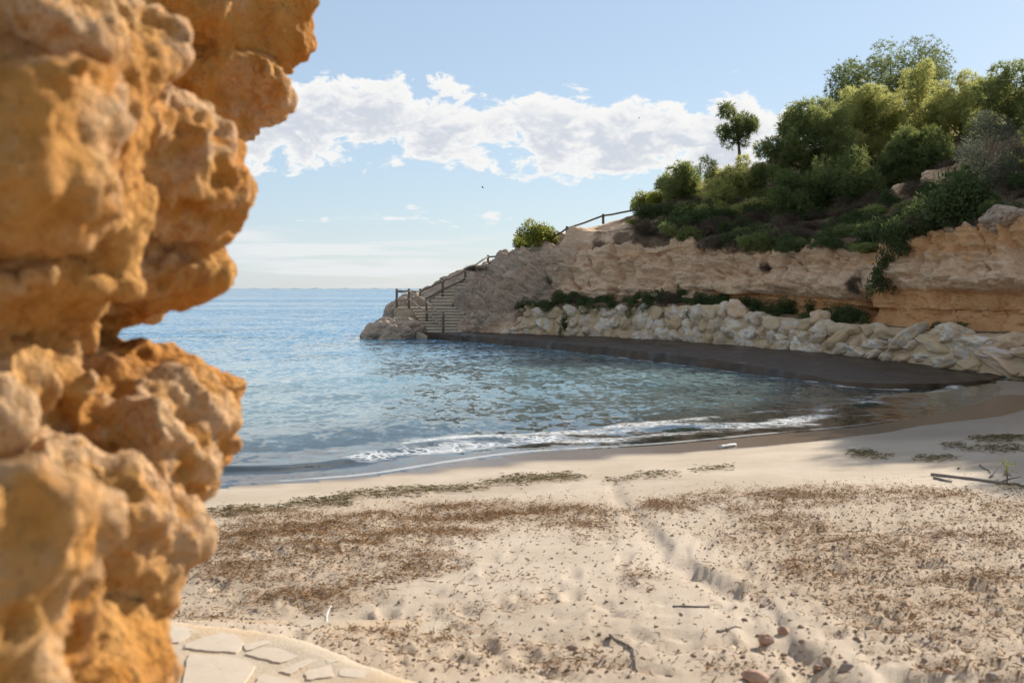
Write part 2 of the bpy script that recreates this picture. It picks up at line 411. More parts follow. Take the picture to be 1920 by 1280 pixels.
def m_water():
    t = material('sea_water')
    depth, foam, shore = t.attr('depth'), t.attr('foam'), t.attr('shore')
    p = t.pos
    sp = t.node('ShaderNodeSeparateXYZ', {0: p}).outputs
    # ripples: short wind waves riding on longer ones; gusts vary their strength
    gust = t.noise(t.scalev(p, 0.10, 0.60, 0), 0.055, 3, 0.55)
    gs = t.step(gust, 0.34, 0.66, 0.55, 1.35)
    calm = t.step(depth, 0.0, 0.35, 0.2, 1.0)
    def slope(vec, scale, det, k):
        c = t.noise(vec, scale, det, 0.6, 0.3, 'Color')
        v = t.node('ShaderNodeVectorMath', {0: c, 1: (0.5, 0.5, 0.5)}, operation='SUBTRACT').outputs[0]
        return t.scalev(v, k, k, 0)
    s1 = slope(t.scalev(p, 1.0, 0.55, 0), 4.6, 3, 0.62); s2 = slope(t.scalev(p, 0.8, 0.6, 0), 0.6, 2, 0.22); s3 = slope(t.scalev(p, 1.0, 0.7, 0), 13.0, 1, 0.30)
    add = lambda u, v: t.node('ShaderNodeVectorMath', {0: u, 1: v}, operation='ADD').outputs[0]
    sl = add(add(s1, s2), s3)
    sl = add(sl, t.comb(0.0, t.step(depth, 0.8, 4.0, -0.01, -0.085), 0.0))      # fronts of the waves running in lean to the shore
    sc2 = t.node('ShaderNodeVectorMath', {0: sl}, operation='SCALE'); t.l.new(t.m('MULTIPLY', gs, calm), sc2.inputs['Scale'])
    nrm = t.node('ShaderNodeVectorMath', {0: add(t.geo.outputs['Normal'], sc2.outputs[0])}, operation='NORMALIZE').outputs[0]
    body = t.mix(t.step(depth, 0.3, 3.0), C(0.26, 0.40, 0.42), C(0.05, 0.21, 0.36))
    weed = t.noise(p, 0.22, 3, 0.6)
    body = t.mix(t.m('MULTIPLY', t.step(weed, 0.5, 0.62), 0.45), body, C(0.02, 0.075, 0.075))
    op = t.m('SUBTRACT', 1.0, t.m('POWER', 2.718, t.m('MULTIPLY', depth, -1.15)))
    dif = t.node('ShaderNodeBsdfDiffuse', {'Color': body})
    tr = t.node('ShaderNodeBsdfTransparent', {'Color': C(0.90, 0.97, 0.95)})
    under = t.node('ShaderNodeMixShader', {0: op}); t.l.new(tr.outputs[0], under.inputs[1]); t.l.new(dif.outputs[0], under.inputs[2])
    gl = t.node('ShaderNodeBsdfGlossy', {'Color': C(1, 1, 1), 'Roughness': 0.06}); t.l.new(nrm, gl.inputs['Normal'])
    fr = t.node('ShaderNodeFresnel', {'IOR': 1.333}); t.l.new(nrm, fr.inputs['Normal'])
    top = t.node('ShaderNodeMixShader', {0: fr.outputs[0]}); t.l.new(under.outputs[0], top.inputs[1]); t.l.new(gl.outputs[0], top.inputs[2])
    # foam: broken lace along the swash
    wv = t.noise(p, 1.6, 3, 0.6, 0, 'Color')
    pw = t.node('ShaderNodeVectorMath', {0: p, 1: t.scalev(wv, 0.55, 0.55, 0)}, operation='ADD').outputs[0]
    lace = t.vor(t.scalev(pw, 1.0, 1.35, 0), 3.4, 'DISTANCE_TO_EDGE')
    lace2 = t.vor(t.scalev(pw, 1.0, 1.2, 0), 9.0, 'DISTANCE_TO_EDGE')
    lm = t.m('MAXIMUM', t.step(lace, 0.16, 0.0), t.m('MULTIPLY', t.step(lace2, 0.22, 0.0), 0.8))
    pt = t.noise(t.scalev(p, 1, 1.6, 0), 0.9, 4, 0.65)
    fm = t.m('MULTIPLY', lm, t.step(t.m('ADD', foam, t.m('MULTIPLY', t.m('SUBTRACT', pt, 0.5), 1.5)), 0.38, 0.72))
    solid = t.step(t.m('ADD', foam, t.m('MULTIPLY', t.m('SUBTRACT', pt, 0.5), 1.6)), 0.88, 1.12)
    fm = t.m('MAXIMUM', fm, t.m('MULTIPLY', solid, t.step(lace2, 0.0, 0.35, 1.0, 0.4)))
    edge = t.m('MULTIPLY', shore, t.step(pt, 0.35, 0.55))
    fm = t.m('MAXIMUM', fm, edge)
    fd = t.node('ShaderNodeBsdfDiffuse', {'Color': C(0.82, 0.83, 0.83)})
    o = t.node('ShaderNodeMixShader', {0: t.m('MULTIPLY', fm, 0.66)}); t.l.new(top.outputs[0], o.inputs[1]); t.l.new(fd.outputs[0], o.inputs[2])
    t.l.new(o.outputs[0], t.out.inputs[0]); return t.mat
def m_plain(name, cols, scale=6.0, rough=0.85, bumpd=0.02, obj_tint=0.0):
    t = material(name)
    n = t.noise(t.oc, scale, 5, 0.65); n2 = t.noise(t.oc, scale * 5, 4, 0.7)
    c = t.mix(t.step(n, 0.3, 0.7), C(*cols[0]), C(*cols[1]))
    if obj_tint: c = t.mix(t.m('MULTIPLY', t.rnd, obj_tint), c, C(*cols[2]))
    return finish(t, c, rough, t.bump(t.m('ADD', n, t.m('MULTIPLY', n2, 0.4)), 0.6, bumpd), 0.25)
def m_strand(name, dark, light, trans=0.2):
    return m_leaf(name, dark, light, trans, light)

M = dict(ochre=m_ochre_rock(), hill=m_hill(), boulder=m_boulder(), mortar=m_mortar(), platform=m_platform(), stair=m_stair(),
         post=m_wood('weathered_post', (0.07, 0.05, 0.035), (0.19, 0.145, 0.10)), rail=m_wood('pale_rail', (0.20, 0.15, 0.10), (0.40, 0.34, 0.27)),
         drift=m_wood('driftwood', (0.13, 0.10, 0.08), (0.28, 0.23, 0.19)),
         pine=m_leaf('pine_needles', (0.12, 0.155, 0.06), (0.34, 0.37, 0.145), 0.56, (0.40, 0.42, 0.12)),
         pine_dark=m_leaf('dark_pine_needles', (0.065, 0.095, 0.04), (0.20, 0.24, 0.09), 0.5, (0.30, 0.33, 0.09)),  # tallest pine's darker green; on the shaded pines, shade put into the colour
         pine_light=m_leaf('sunlit_pine_needles', (0.22, 0.25, 0.085), (0.54, 0.52, 0.20), 0.60, (0.68, 0.65, 0.22)),  # brighter needle copy: the sunlit look is put into the colour
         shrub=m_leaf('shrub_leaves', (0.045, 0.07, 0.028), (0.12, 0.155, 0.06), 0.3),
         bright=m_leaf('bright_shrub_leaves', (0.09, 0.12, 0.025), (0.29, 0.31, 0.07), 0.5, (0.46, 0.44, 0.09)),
         olive=m_leaf('olive_leaves', (0.085, 0.10, 0.07), (0.20, 0.21, 0.155), 0.3, (0.25, 0.26, 0.15)),
         twig=m_leaf('dry_brush', (0.07, 0.05, 0.035), (0.20, 0.155, 0.11), 0.15, (0.2, 0.15, 0.1)),
         bark=m_bark(), sand=m_sand(), seabed=m_seabed(), water=m_water(),
         weed=m_strand('dry_seaweed', (0.11, 0.055, 0.022), (0.42, 0.25, 0.11)), wrack=m_strand('olive_wrack', (0.06, 0.05, 0.02), (0.25, 0.20, 0.08)),
         pebble=m_plain('pebble', [(0.30, 0.22, 0.16), (0.44, 0.34, 0.25), (0.22, 0.15, 0.10)], 9, 0.8, 0.01, 0.8),
         redstone=m_plain('reddish_stone', [(0.31, 0.18, 0.12), (0.45, 0.30, 0.21)], 12, 0.85, 0.015),
         greystone=m_plain('grey_stone', [(0.24, 0.20, 0.17), (0.36, 0.31, 0.26)], 12, 0.85, 0.015),
         flag=m_plain('flagstone', [(0.49, 0.41, 0.32), (0.56, 0.475, 0.38), (0.46, 0.38, 0.29)], 4, 0.85, 0.006, 0.6),
         white=m_plain('bleached_wood', [(0.60, 0.58, 0.55), (0.72, 0.70, 0.67)], 8, 0.7, 0.005),
         bird=m_plain('dark_feathers', [(0.03, 0.03, 0.035), (0.06, 0.06, 0.06)], 8, 0.7, 0.005))
def m_paving():
    t = material('paving_mortar')
    n1 = t.noise(t.pos, 1.7, 4, 0.6); n2 = t.noise(t.pos, 10, 5, 0.65); n3 = t.noise(t.pos, 90, 3, 0.7)
    c = t.mix(t.step(n1, 0.4, 0.62), C(0.52, 0.39, 0.26), C(0.49, 0.41, 0.31))
    c = t.mix(t.m('MULTIPLY', t.step(n2, 0.5, 0.7), 0.4), c, C(0.42, 0.30, 0.19))
    c = t.mix(t.m('MULTIPLY', t.step(n3, 0.55, 0.75), 0.3), c, C(0.32, 0.25, 0.18))
    return finish(t, c, 0.92, t.bump(t.m('ADD', n2, n3), 0.5, 0.015), 0.15)
M['paving'] = m_paving()
M['tread'] = m_plain('sunlit_tread_stone', [(0.52, 0.45, 0.36), (0.62, 0.55, 0.45)], 5, 0.9, 0.01)  # slab paler than its step: sunlit tread edge put into the colour

# ------------------------------------------------------------------ plan: water line and beach heights
def poly_sd(pts, xy):
    """signed distance to an open polyline: positive on its right side (landwards here)"""
    best = np.full(len(xy), 1e9); sign = np.ones(len(xy))
    for a, b in zip(pts[:-1], pts[1:]):
        a = np.array(a, float); b = np.array(b, float); ab = b - a
        t = np.clip(((xy - a) @ ab) / (ab @ ab), 0, 1)
        q = a + t[:, None] * ab; d = np.linalg.norm(xy - q, axis=1)
        cr = ab[0] * (xy[:, 1] - a[1]) - ab[1] * (xy[:, 0] - a[0])
        nr = d < best; best = np.where(nr, d, best); sign = np.where(nr, np.where(cr < 0, 1, -1), sign)
    return best * sign
WATERLINE = [(-60, 2), (-14, 9.5), (-6, 11.8), (-3.5, 12.8), (-2.0, 13.5), (-0.9, 14.5), (0.2, 15.35), (1.5, 15.95), (2.7, 16.6), (4.4, 17.6), (6.2, 18.9), (7.7, 20.3), (9.6, 22.6), (11.0, 25.0), (11.6, 26.6), (12.6, 27.4), (16, 22), (40, 16)]
WETLINE = [(-60, 1.8), (-14, 9.3), (-6, 11.6), (-3.5, 12.6), (-1.7, 13.3), (0, 14.15), (2.5, 15.2), (4.27, 16.1), (5.8, 17.2), (7.4, 18.6), (8.7, 19.4), (10.4, 21.4), (12.5, 24.0), (14, 22.5), (40, 15.5)]
def smooth_poly(pts, n=6):
    p = np.array(pts, float); out = []
    for i in range(len(p) - 1):
        a = p[max(i - 1, 0)]; b = p[i]; c = p[i + 1]; d = p[min(i + 2, len(p) - 1)]
        for k in range(n):
            t = k / n
            out.append(0.5 * ((2 * b) + (c - a) * t + (2 * a - 5 * b + 4 * c - d) * t * t + (3 * b - a - 3 * c + d) * t ** 3))
    out.append(p[-1]); return out
WL = smooth_poly(WATERLINE, 4); WET = smooth_poly(WETLINE, 4)
def beach_base(xy):
    s = poly_sd(WL, xy)
    s = s + 0.18 * noise(np.c_[xy, np.zeros(len(xy))], 0.35, 5)
    land = np.interp(s, [0, 1.2, 3, 6, 10, 16, 40], [0, 0.035, 0.17, 0.40, 0.64, 0.80, 1.2])
    seaz = -np.interp(-s, [0, 2, 8, 20, 60, 400], [0, 0.10, 0.75, 1.9, 4.2, 9])
    return np.where(s > 0, land, seaz), s
def ground_D(px, py):
    """distance at which the photo ray through (px,py) meets the beach"""
    px = np.asarray(px, float); py = np.asarray(py, float)
    D = 1.7 * F / (py - HZ)
    for _ in range(12):
        z, _s = beach_base(np.c_[(px - 960) / F * D, D]); D = 0.5 * D + 0.5 * (H - z) * F / (py - HZ)
    return D

# seaweed cover on the sand: patches given as (px, py, half-width px, half-height px, strength)
PCACHE = {}
def patchmap(patches, xy, seed, warp=0.35):
    D = xy[:, 1]; nz = np.c_[xy, np.zeros(len(xy))]
    wx = xy[:, 0] + warp * fbm(nz, 0.9, 3, seed=seed); wy = xy[:, 1] + warp * 1.6 * fbm(nz, 0.9, 3, seed=seed + 50)
    out = np.zeros(len(xy))
    key = id(patches)
    if key not in PCACHE:
        a = np.array(patches, float); PCACHE[key] = [ground_D(a[:, 0], a[:, 1] + e * a[:, 3]) for e in (0, 1, -1)]
    for (px, py, rx, ry, s), d0, dn, df in zip(patches, *PCACHE[key]):
        x0 = (px - 960) / F * d0; ax = rx / F * d0; ay = max((df - dn) / 2, 0.05); cy = (df + dn) / 2
        q = ((wx - x0) / ax) ** 2 + ((wy - cy) / ay) ** 2
        out = np.maximum(out, s * np.clip(1.25 - q, 0, 1))
    return out
LITTER = [(620, 1010, 300, 45, 1.0), (850, 965, 230, 24, 0.95), (1090, 965, 120, 24, 1.0), (470, 970, 120, 18, 0.6), (520, 1070, 210, 45, 0.65),
          (600, 1125, 170, 35, 0.7), (450, 1150, 120, 16, 0.4), (1270, 950, 70, 22, 0.9), (1400, 940, 110, 24, 0.9), (1550, 930, 80, 20, 0.7),
          (1190, 1075, 60, 28, 0.6), (1620, 1030, 130, 38, 0.7), (1530, 1060, 80, 25, 0.5), (1800, 1060, 160, 60, 0.35), (1750, 1170, 200, 90, 0.30),
          (1720, 930, 90, 22, 0.55), (1870, 950, 70, 20, 0.5), (1390, 1015, 60, 18, 0.4), (700, 1210, 140, 40, 0.4), (1380, 1110, 60, 14, 0.7),
          (1450, 1140, 30, 24, 0.7), (930, 1120, 120, 40, 0.22), (1000, 1240, 140, 40, 0.35), (1800, 1255, 150, 30, 0.5), (1680, 1110, 200, 60, 0.5), (1850, 1010, 100, 40, 0.55), (1480, 985, 90, 22, 0.6), (720, 1075, 160, 40, 0.6), (400, 1040, 80, 30, 0.6), (1330, 1230, 110, 30, 0.3), (850, 1190, 120, 30, 0.35), (1150, 1000, 90, 18, 0.5)]
WRACK = [(470, 958, 100, 5, 1.0), (600, 942, 70, 7, 1.0), (680, 928, 60, 6, 0.9), (760, 922, 90, 5, 0.9), (860, 916, 60, 5, 0.9), (1005, 900, 95, 8, 1.0),
         (1240, 892, 60, 4, 0.6), (1340, 880, 40, 4, 0.6), (1620, 853, 45, 5, 0.9), (1750, 858, 40, 5, 0.6), (1880, 822, 60, 6, 1.0), (1870, 842, 60, 6, 0.6), (1800, 838, 30, 4, 0.6),
         (1170, 898, 40, 4, 0.5), (1900, 915, 22, 6, 0.7)]
ROUGH = [(1780, 1130, 330, 190, 1.0), (1700, 960, 250, 60, 0.7), (560, 1060, 280, 130, 0.8), (740, 1230, 230, 70, 0.9), (1450, 1250, 180, 60, 0.6), (1000, 970, 300, 40, 0.6),
         (1500, 1020, 200, 60, 0.6), (1060, 1240, 200, 60, 0.5), (2300, 1100, 300, 200, 1.0)]
RILL = [(1160, 905), (1172, 935), (1205, 968), (1238, 1000), (1262, 1040), (1318, 1078), (1372, 1096), (1408, 1108), (1432, 1135), (1462, 1166), (1478, 1200), (1500, 1230), (1560, 1268), (1650, 1330)]
def on_ground(pts):
    a = np.array(pts, float); D = ground_D(a[:, 0], a[:, 1]); return np.c_[(a[:, 0] - 960) / F * D, D]
RILLW = smooth_poly(on_ground(RILL), 4)
PAVE_PX = [(-900, 1150), (200, 1160), (330, 1160), (450, 1170), (560, 1186), (640, 1212), (720, 1245), (790, 1272), (870, 1310), (1010, 1400), (1200, 1700), (1300, 2300)]
ZP = 0.70
def on_pave(px, py):
    D = (H - ZP) * F / (np.asarray(py, float) - HZ); return np.stack([(np.asarray(px, float) - 960) / F * D, D], -1)
PAVEW = smooth_poly([tuple(on_pave(*p)) for p in PAVE_PX], 3)
def pave_in(xy):      # positive inside the paved corner (towards the camera, left)
    d = np.abs(poly_sd(PAVEW, xy)); ring = np.array(list(PAVEW) + [np.array([1.0, -3.0]), np.array([-9.0, -3.0])]); ins = np.zeros(len(xy), bool)
    for a, b in zip(ring, np.roll(ring, -1, 0)):
        c = (a[1] > xy[:, 1]) != (b[1] > xy[:, 1])
        ins ^= c & (xy[:, 0] < (b[0] - a[0]) * (xy[:, 1] - a[1]) / (b[1] - a[1] + 1e-12) + a[0])
    return np.where(ins, d, -d)
FEET = []
_r = np.random.RandomState(5)
for _ in range(340):
    if _r.rand() < 0.62: px, py = 1350 + 750 * _r.rand(), 905 + 390 * _r.rand()
    else: px, py = 330 + 1000 * _r.rand(), 950 + 320 * _r.rand()
    FEET.append((px, py, _r.rand() * math.pi, 0.6 + 0.7 * _r.rand()))
FW = on_ground([(a, b) for a, b, _, _ in FEET])
def sand_height(xy):
    z, s = beach_base(xy); p3 = np.c_[xy, np.zeros(len(xy))]
    lit = patchmap(LITTER, xy, 60); wr = patchmap(WRACK, xy, 61, 0.12); ro = patchmap(ROUGH, xy, 62)
    dry = sstep(0.5, 2.2, s)
    wet = sstep(0.12, -0.12, poly_sd(WET, xy) + 0.10 * noise(p3, 1.3, 9))
    wet = np.maximum(wet, 0.62 * sstep(4.4, 6.4, xy[:, 0]) * sstep(3.6, 1.8, s + 0.3 * noise(p3, 0.8, 54)))  # damp sand near the water, also deepening the tree shadow in the colour
    d = 0.030 * dry * fbm(p3, 0.55, 3, seed=21)
    lumps = fbm(p3, 5.5, 4, 0.6, seed=30)
    d += dry * (0.004 + 0.022 * ro) * lumps
    f1, f2, cr = worley(p3 + 0.05 * np.stack([noise(p3, 6, 1), noise(p3, 6, 2), 0 * s], 1), 9.0, 4)
    d += dry * (0.003 + 0.016 * ro) * (0.35 - f1) * (cr > 0.35)
    g1, g2, gr = worley(p3, 19.0, 6); d += dry * (0.004 + 0.026 * ro) * np.clip(0.42 - g1, 0, 1) * (gr > 0.45) * sstep(-0.2, 0.25, noise(p3, 1.7, 46))
    # litter mounds
    d += 0.030 * dry * lit * (0.5 + fbm(p3, 7, 3, 0.6, seed=40)) * sstep(-0.1, 0.35, fbm(p3, 2.2, 3, seed=41) + 0.4 * lit)
    d += 0.035 * wr * (0.5 + fbm(p3, 6, 2, seed=43))
    # wind/wash lines sweeping across the smooth sand
    ph = xy[:, 1] * 22 + 8 * fbm(p3, 0.8, 2, seed=44) + xy[:, 0] * 5
    d += dry * (1 - ro) * 0.0022 * np.sin(ph) * sstep(-0.2, 0.3, noise(p3, 0.7, 45))
    # footprints
    for (px, py, an, k), (fx, fy) in zip(FEET, FW):
        m = (np.abs(xy[:, 0] - fx) < 0.45) & (np.abs(xy[:, 1] - fy) < 0.45)
        if not m.any(): continue
        u = (xy[m, 0] - fx) * math.cos(an) + (xy[m, 1] - fy) * math.sin(an); v = -(xy[m, 0] - fx) * math.sin(an) + (xy[m, 1] - fy) * math.cos(an)
        u = u + 0.03 * lumps[m]; v = v + 0.03 * lumps[m]
        q = np.sqrt((u / 0.15) ** 2 + (v / 0.065) ** 2)
        d[m] += k * dry[m] * (-0.024 * sstep(1.1, 0.35, q) + 0.012 * np.exp(-((q - 1.25) / 0.3) ** 2) * (0.5 + lumps[m]))
    # the little run-off channel: flat bed, undercut bank on its right
    r = poly_sd(RILLW, xy) + 0.09 * fbm(p3, 2.2, 3, 0.45, seed=48)
    mid = sstep(9.6, 8.2, xy[:, 1])
    inside = (xy[:, 1] < 13.5)
    bank = sstep(0.005, -0.05, r) * np.exp(-np.clip(-r, 0, 9) / 0.28)
    d += np.where(inside, 1, 0) * dry * ((0.010 + 0.030 * mid) * (0.35 + 0.65 * sstep(-0.25, 0.2, noise(p3, 1.1, 53))) * bank - 0.022 * np.exp(-((r - 0.07) / 0.08) ** 2))
    smoothbed = np.exp(-((r - 0.16) / 0.22) ** 2)
    # sand stays below the paving
    pi_ = pave_in(xy)
    zz = z + d
    zz = np.where(pi_ > -0.05, np.minimum(zz, ZP - 0.09 + 0.1 * np.clip(0.05 - pi_, 0, 0.1)), zz)
    near = sstep(0.9, 0.0, -pi_) * (pi_ < 0)
    zz = np.where(pi_ <= -0.05, zz * (1 - near) + (ZP - 0.075 + d) * near, zz)
    streak = 0.25 + 0.85 * sstep(-0.16, 0.20, fbm(p3 * np.array([0.8, 2.6, 1.0]), 1.5, 4, 0.6, seed=56))
    lit = streak * (lit + 0.22 * ro * sstep(-0.1, 0.3, fbm(p3, 1.3, 2, seed=49))) * (0.55 + 0.45 * sstep(-0.25, 0.3, fbm(p3, 2.5, 3, seed=47))) * (1 - 0.8 * smoothbed) * dry
    return zz, s, np.clip(lit + wr * 0.9, 0, 1), wet, np.clip(ro * dry, 0, 1), wr

# ------------------------------------------------------------------ ground: one wide sheet of seabed and land
gx = np.unique(np.concatenate([np.linspace(-4000, -80, 30), np.linspace(-80, 80, 200), np.linspace(80, 4000, 30)]))
gy = np.unique(np.concatenate([np.linspace(-60, -8, 14), np.linspace(-8, 70, 140), np.linspace(70, 12000, 40)]))
GX, GY = np.meshgrid(gx, gy); xy = np.c_[GX.ravel(), GY.ravel()]
gz, gs_ = beach_base(xy)
gz = np.where(gs_ > -0.5, gz - 0.16, gz - 0.05)
ground = tag(obj('ground', mesh_from('ground', np.c_[xy, gz], grid_faces(len(gy), len(gx))), M['seabed']), kind='structure')

# the visible beach, finely modelled
NC, NR = 660, 430
uu = np.linspace(-0.52, 0.66, NC)
rows = np.concatenate([np.linspace(1.9, 0.115, NR)])          # (H - z)/D roughly
Dr = 1.75 / rows; Dr = np.concatenate([[0.35, 0.6], Dr[Dr < 15.2], np.linspace(15.25, 28.5, 110)])
UU, DD = np.meshgrid(uu, Dr); xy = np.c_[(UU * np.maximum(DD, 2.0)).ravel(), DD.ravel()]
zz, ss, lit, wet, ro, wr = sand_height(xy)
zz = np.where(ss < 0, zz - 0.012, zz)
BG = dict(u=uu.copy(), D=Dr.copy(), a=np.stack([zz, ss, lit, wet, ro, wr], -1).reshape(len(Dr), NC, 6))
def sand_look(xy):
    """height and cover of the modelled sand at plan points, read from its grid"""
    xy = np.asarray(xy, float); D = np.clip(xy[:, 1], 2.01, 28.4); u = np.clip(xy[:, 0] / D, -0.515, 0.655)
    j = np.clip(np.searchsorted(BG['D'], D) - 1, 0, len(BG['D']) - 2); fj = ((D - BG['D'][j]) / (BG['D'][j + 1] - BG['D'][j]))[:, None]
    k = (u + 0.52) / 1.18 * (NC - 1); i = np.clip(k.astype(int), 0, NC - 2); fi = (k - i)[:, None]; A = BG['a']
    r = (A[j, i] * (1 - fi) + A[j, i + 1] * fi) * (1 - fj) + (A[j + 1, i] * (1 - fi) + A[j + 1, i + 1] * fi) * fj
    return r.T
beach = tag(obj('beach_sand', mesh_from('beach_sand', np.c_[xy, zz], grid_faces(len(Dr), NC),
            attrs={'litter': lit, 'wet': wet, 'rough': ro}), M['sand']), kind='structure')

# ------------------------------------------------------------------ the sea
uu = np.concatenate([np.linspace(-3.0, -0.62, 24)[:-1], np.linspace(-0.62, 0.75, 340), np.linspace(0.75, 2.0, 16)[1:]])
rows = np.linspace(2.3 / 10.5, 2.3 / 120, 270)
Dr = np.concatenate([2.3 / rows, np.geomspace(125, 24000, 46)])
UU, DD = np.meshgrid(uu, Dr); xy = np.c_[(UU * DD).ravel(), DD.ravel()]
bz, ws = beach_base(xy); p3 = np.c_[xy, np.zeros(len(xy))]
depth = np.clip(-bz, 0, 20)
near = sstep(-34, -3, ws) * sstep(0.6, -1.2, ws)
wl_ = ws + 0.7 * fbm(p3, 0.18, 2, seed=71)
swell = 0.055 * near * np.maximum(np.sin(wl_ * 1.35 + 0.6), -0.4) ** 1 * sstep(-0.35, 0.35, noise(p3, 0.12, 72) + 0.1)
rip = 0.018 * fbm(p3 * np.array([1, 1.5, 1]), 1.3, 3, seed=73) * sstep(0.0, -1.5, ws) * sstep(90, 30, xy[:, 1])
wz = swell + rip
crest = np.exp(-((wl_ + 1.25 + 0.5 * noise(p3, 0.4, 79)) / 0.30) ** 2)
wz += 0.07 * crest * sstep(-0.3, 0.4, noise(p3, 0.30, 74) + 0.15)
pxs = 960 + F * xy[:, 0] / np.maximum(xy[:, 1], 1)
cover = np.interp(pxs, [300, 620, 800, 1250, 1420, 1700, 1850], [0.10, 0.30, 0.62, 0.66, 0.42, 0.34, 0.1])
wf = ws + 0.8 * fbm(p3, 0.35, 3, seed=77)
foam = cover * (0.35 * sstep(-4.2, -1.8, ws) * sstep(0.5, -0.2, ws) + 0.75 * np.exp(-((wf + 0.8) / 0.30) ** 2) + 0.75 * np.exp(-((wf + 2.0) / 0.28) ** 2) + 0.45 * np.exp(-((wf + 3.2) / 0.25) ** 2))
foam += 0.35 * crest * sstep(500, 900, pxs)
foam = np.where(ws < -5.5, 0, foam)
PEDGE = [(-3.3, 49.7), (2.66, 39.1), (6.4, 29.8), (7.55, 26.2), (7.95, 25.55), (8.8, 25.35)]
pe = np.abs(poly_sd(PEDGE, xy)); foam += 0.55 * np.exp(-((pe - 0.1) / 0.22) ** 2)
shore = 0.7 * np.exp(-((ws + 0.02) / 0.05) ** 2) * sstep(1750, 1500, pxs)
wz = wz * sstep(0.35, -0.9, ws) + 0.004
wz = np.where(ws > 0, np.minimum(wz, 0.006), wz)
sea = tag(obj('sea', mesh_from('sea', np.c_[xy, wz], grid_faces(len(Dr), len(uu)), attrs={'depth': depth, 'foam': foam, 'shore': shore}), M['water']), kind='structure')

# thin far coast on the horizon, left of the headland
fx = np.linspace(-2600, -300, 160)
prof = np.clip(3 + 16 * fbm(np.c_[fx, 0 * fx, 0 * fx], 0.012, 4, seed=90), 1.0, 40)
V = np.concatenate([np.c_[fx, np.full(160, 9000.0), np.full(160, -2.0)], np.c_[fx, np.full(160, 9060.0), prof], np.c_[fx, np.full(160, 9400.0), np.full(160, -2.0)]])
tag(obj('far_coast', mesh_from('far_coast', V, grid_faces(3, 160)), m_plain('far_shore', [(0.20, 0.24, 0.27), (0.26, 0.29, 0.31)], 0.01)), kind='structure')

# ------------------------------------------------------------------ the headland: cliff, slope and ridge as one sheet
KEY = {   # photo column: ten (distance, row) points from ledge front over cliff and slope to the far foot
 835: [(54.0, 604), (54.3, 600), (54.6, 598), (55, 597), (55.6, 597), (56.4, 600), (58, 606), (60, 612), (62, 618), (67, 640)],
 848: [(53.0, 606), (53.3, 598), (53.7, 586), (54.1, 574), (54.5, 566), (55.0, 562), (55.9, 572), (58, 596), (62, 615), (67, 640)],
 865: [(51.6, 616), (52.0, 606), (52.6, 590), (53.4, 572), (54.2, 557), (55.0, 547), (56.2, 548), (57.6, 566), (62, 600), (67, 640)],
 895: [(50.2, 630), (50.6, 618), (51.5, 595), (52.8, 565), (54.4, 540), (55.8, 526), (57.0, 520), (58.4, 524), (62, 560), (68, 640)],
 935: [(48.9, 630), (49.5, 612), (50.2, 590), (51.2, 562), (52.8, 535), (55.0, 512), (57.4, 496), (59.4, 493), (63, 520), (70, 640)],
 1000: [(47.6, 590), (48.6, 572), (49.2, 550), (49.9, 522), (50.8, 498), (52.0, 476), (53.6, 459), (55.5, 454), (60, 475), (72, 640)],
 1060: [(46.3, 570), (47.5, 562), (48.0, 540), (48.4, 508), (48.9, 478), (49.6, 458), (51.0, 446), (53.0, 441), (58, 442), (74, 640)],
 1180: [(43.6, 572), (44.9, 562), (45.3, 540), (45.7, 508), (46.1, 475), (46.8, 450), (48.4, 427), (51.5, 410), (57, 408), (78, 600)],
 1300: [(41.2, 570), (42.4, 560), (42.7, 535), (43.0, 500), (43.4, 458), (44.5, 440), (47.5, 402), (52.5, 358), (60, 345), (85, 560)],
 1450: [(37.6, 592), (38.7, 583), (38.9, 555), (39.2, 515), (39.6, 470), (40.6, 452), (44.5, 405), (51, 335), (60, 300), (90, 520)],
 1600: [(33.8, 608), (34.7, 598), (34.9, 570), (35.2, 525), (35.6, 482), (36.6, 462), (40.5, 410), (48, 330), (60, 270), (95, 500)],
 1750: [(30.8, 622), (31.6, 615), (31.8, 580), (32.0, 525), (32.4, 432), (33.2, 418), (36.5, 385), (45, 290), (60, 230), (95, 480)],
 1920: [(27.6, 626), (28.4, 620), (28.6, 580), (28.8, 520), (29.2, 408), (30.0, 392), (33.5, 350), (43, 240), (60, 190), (95, 480)],
 2200: [(23.6, 640), (24.3, 632), (24.5, 580), (24.8, 500), (25.3, 370), (26.2, 345), (30, 290), (40, 180), (60, 120), (95, 480)],
 2700: [(19.5, 665), (20.0, 650), (20.2, 580), (20.6, 470), (21.2, 300), (22.2, 270), (27, 190), (38, 60), (60, 20), (95, 480)],
 3400: [(16.5, 690), (16.8, 670), (17.0, 580), (17.4, 450), (18.0, 240), (19, 200), (24, 100), (36, -60), (60, -80), (95, 480)]}
kx = np.array(sorted(KEY)); kd = np.array([[p[0] for p in KEY[k]] for k in kx]); ky = np.array([[p[1] for p in KEY[k]] for k in kx])
kd[kx >= 1000, 0] += 0.75; kd[kx >= 1000, 1] += 0.30
ROWS = [0, 8, 26, 48, 82, 100, 140, 185, 205, 225]       # mesh rows at each control point
def hill_raw(px, t):
    """px photo column, t 0..9 along the profile -> world point (arrays)"""
    px = np.asarray(px, float); t = np.asarray(t, float)
    i = np.clip(np.floor(t).astype(int), 0, 8); f = t - i
    def col(tab, k): return np.array([np.interp(p, kx, tab[:, kk]) for p, kk in zip(np.atleast_1d(px), np.atleast_1d(k))])
    D = col(kd, i) * (1 - f) + col(kd, i + 1) * f; R = col(ky, i) * (1 - f) + col(ky, i + 1) * f
    return np.stack([(px - 960) / F * D, D, H - (R - HZ) / F * D], -1)
cols = np.concatenate([np.linspace(835, 1960, 640), np.linspace(1965, 3400, 200)])
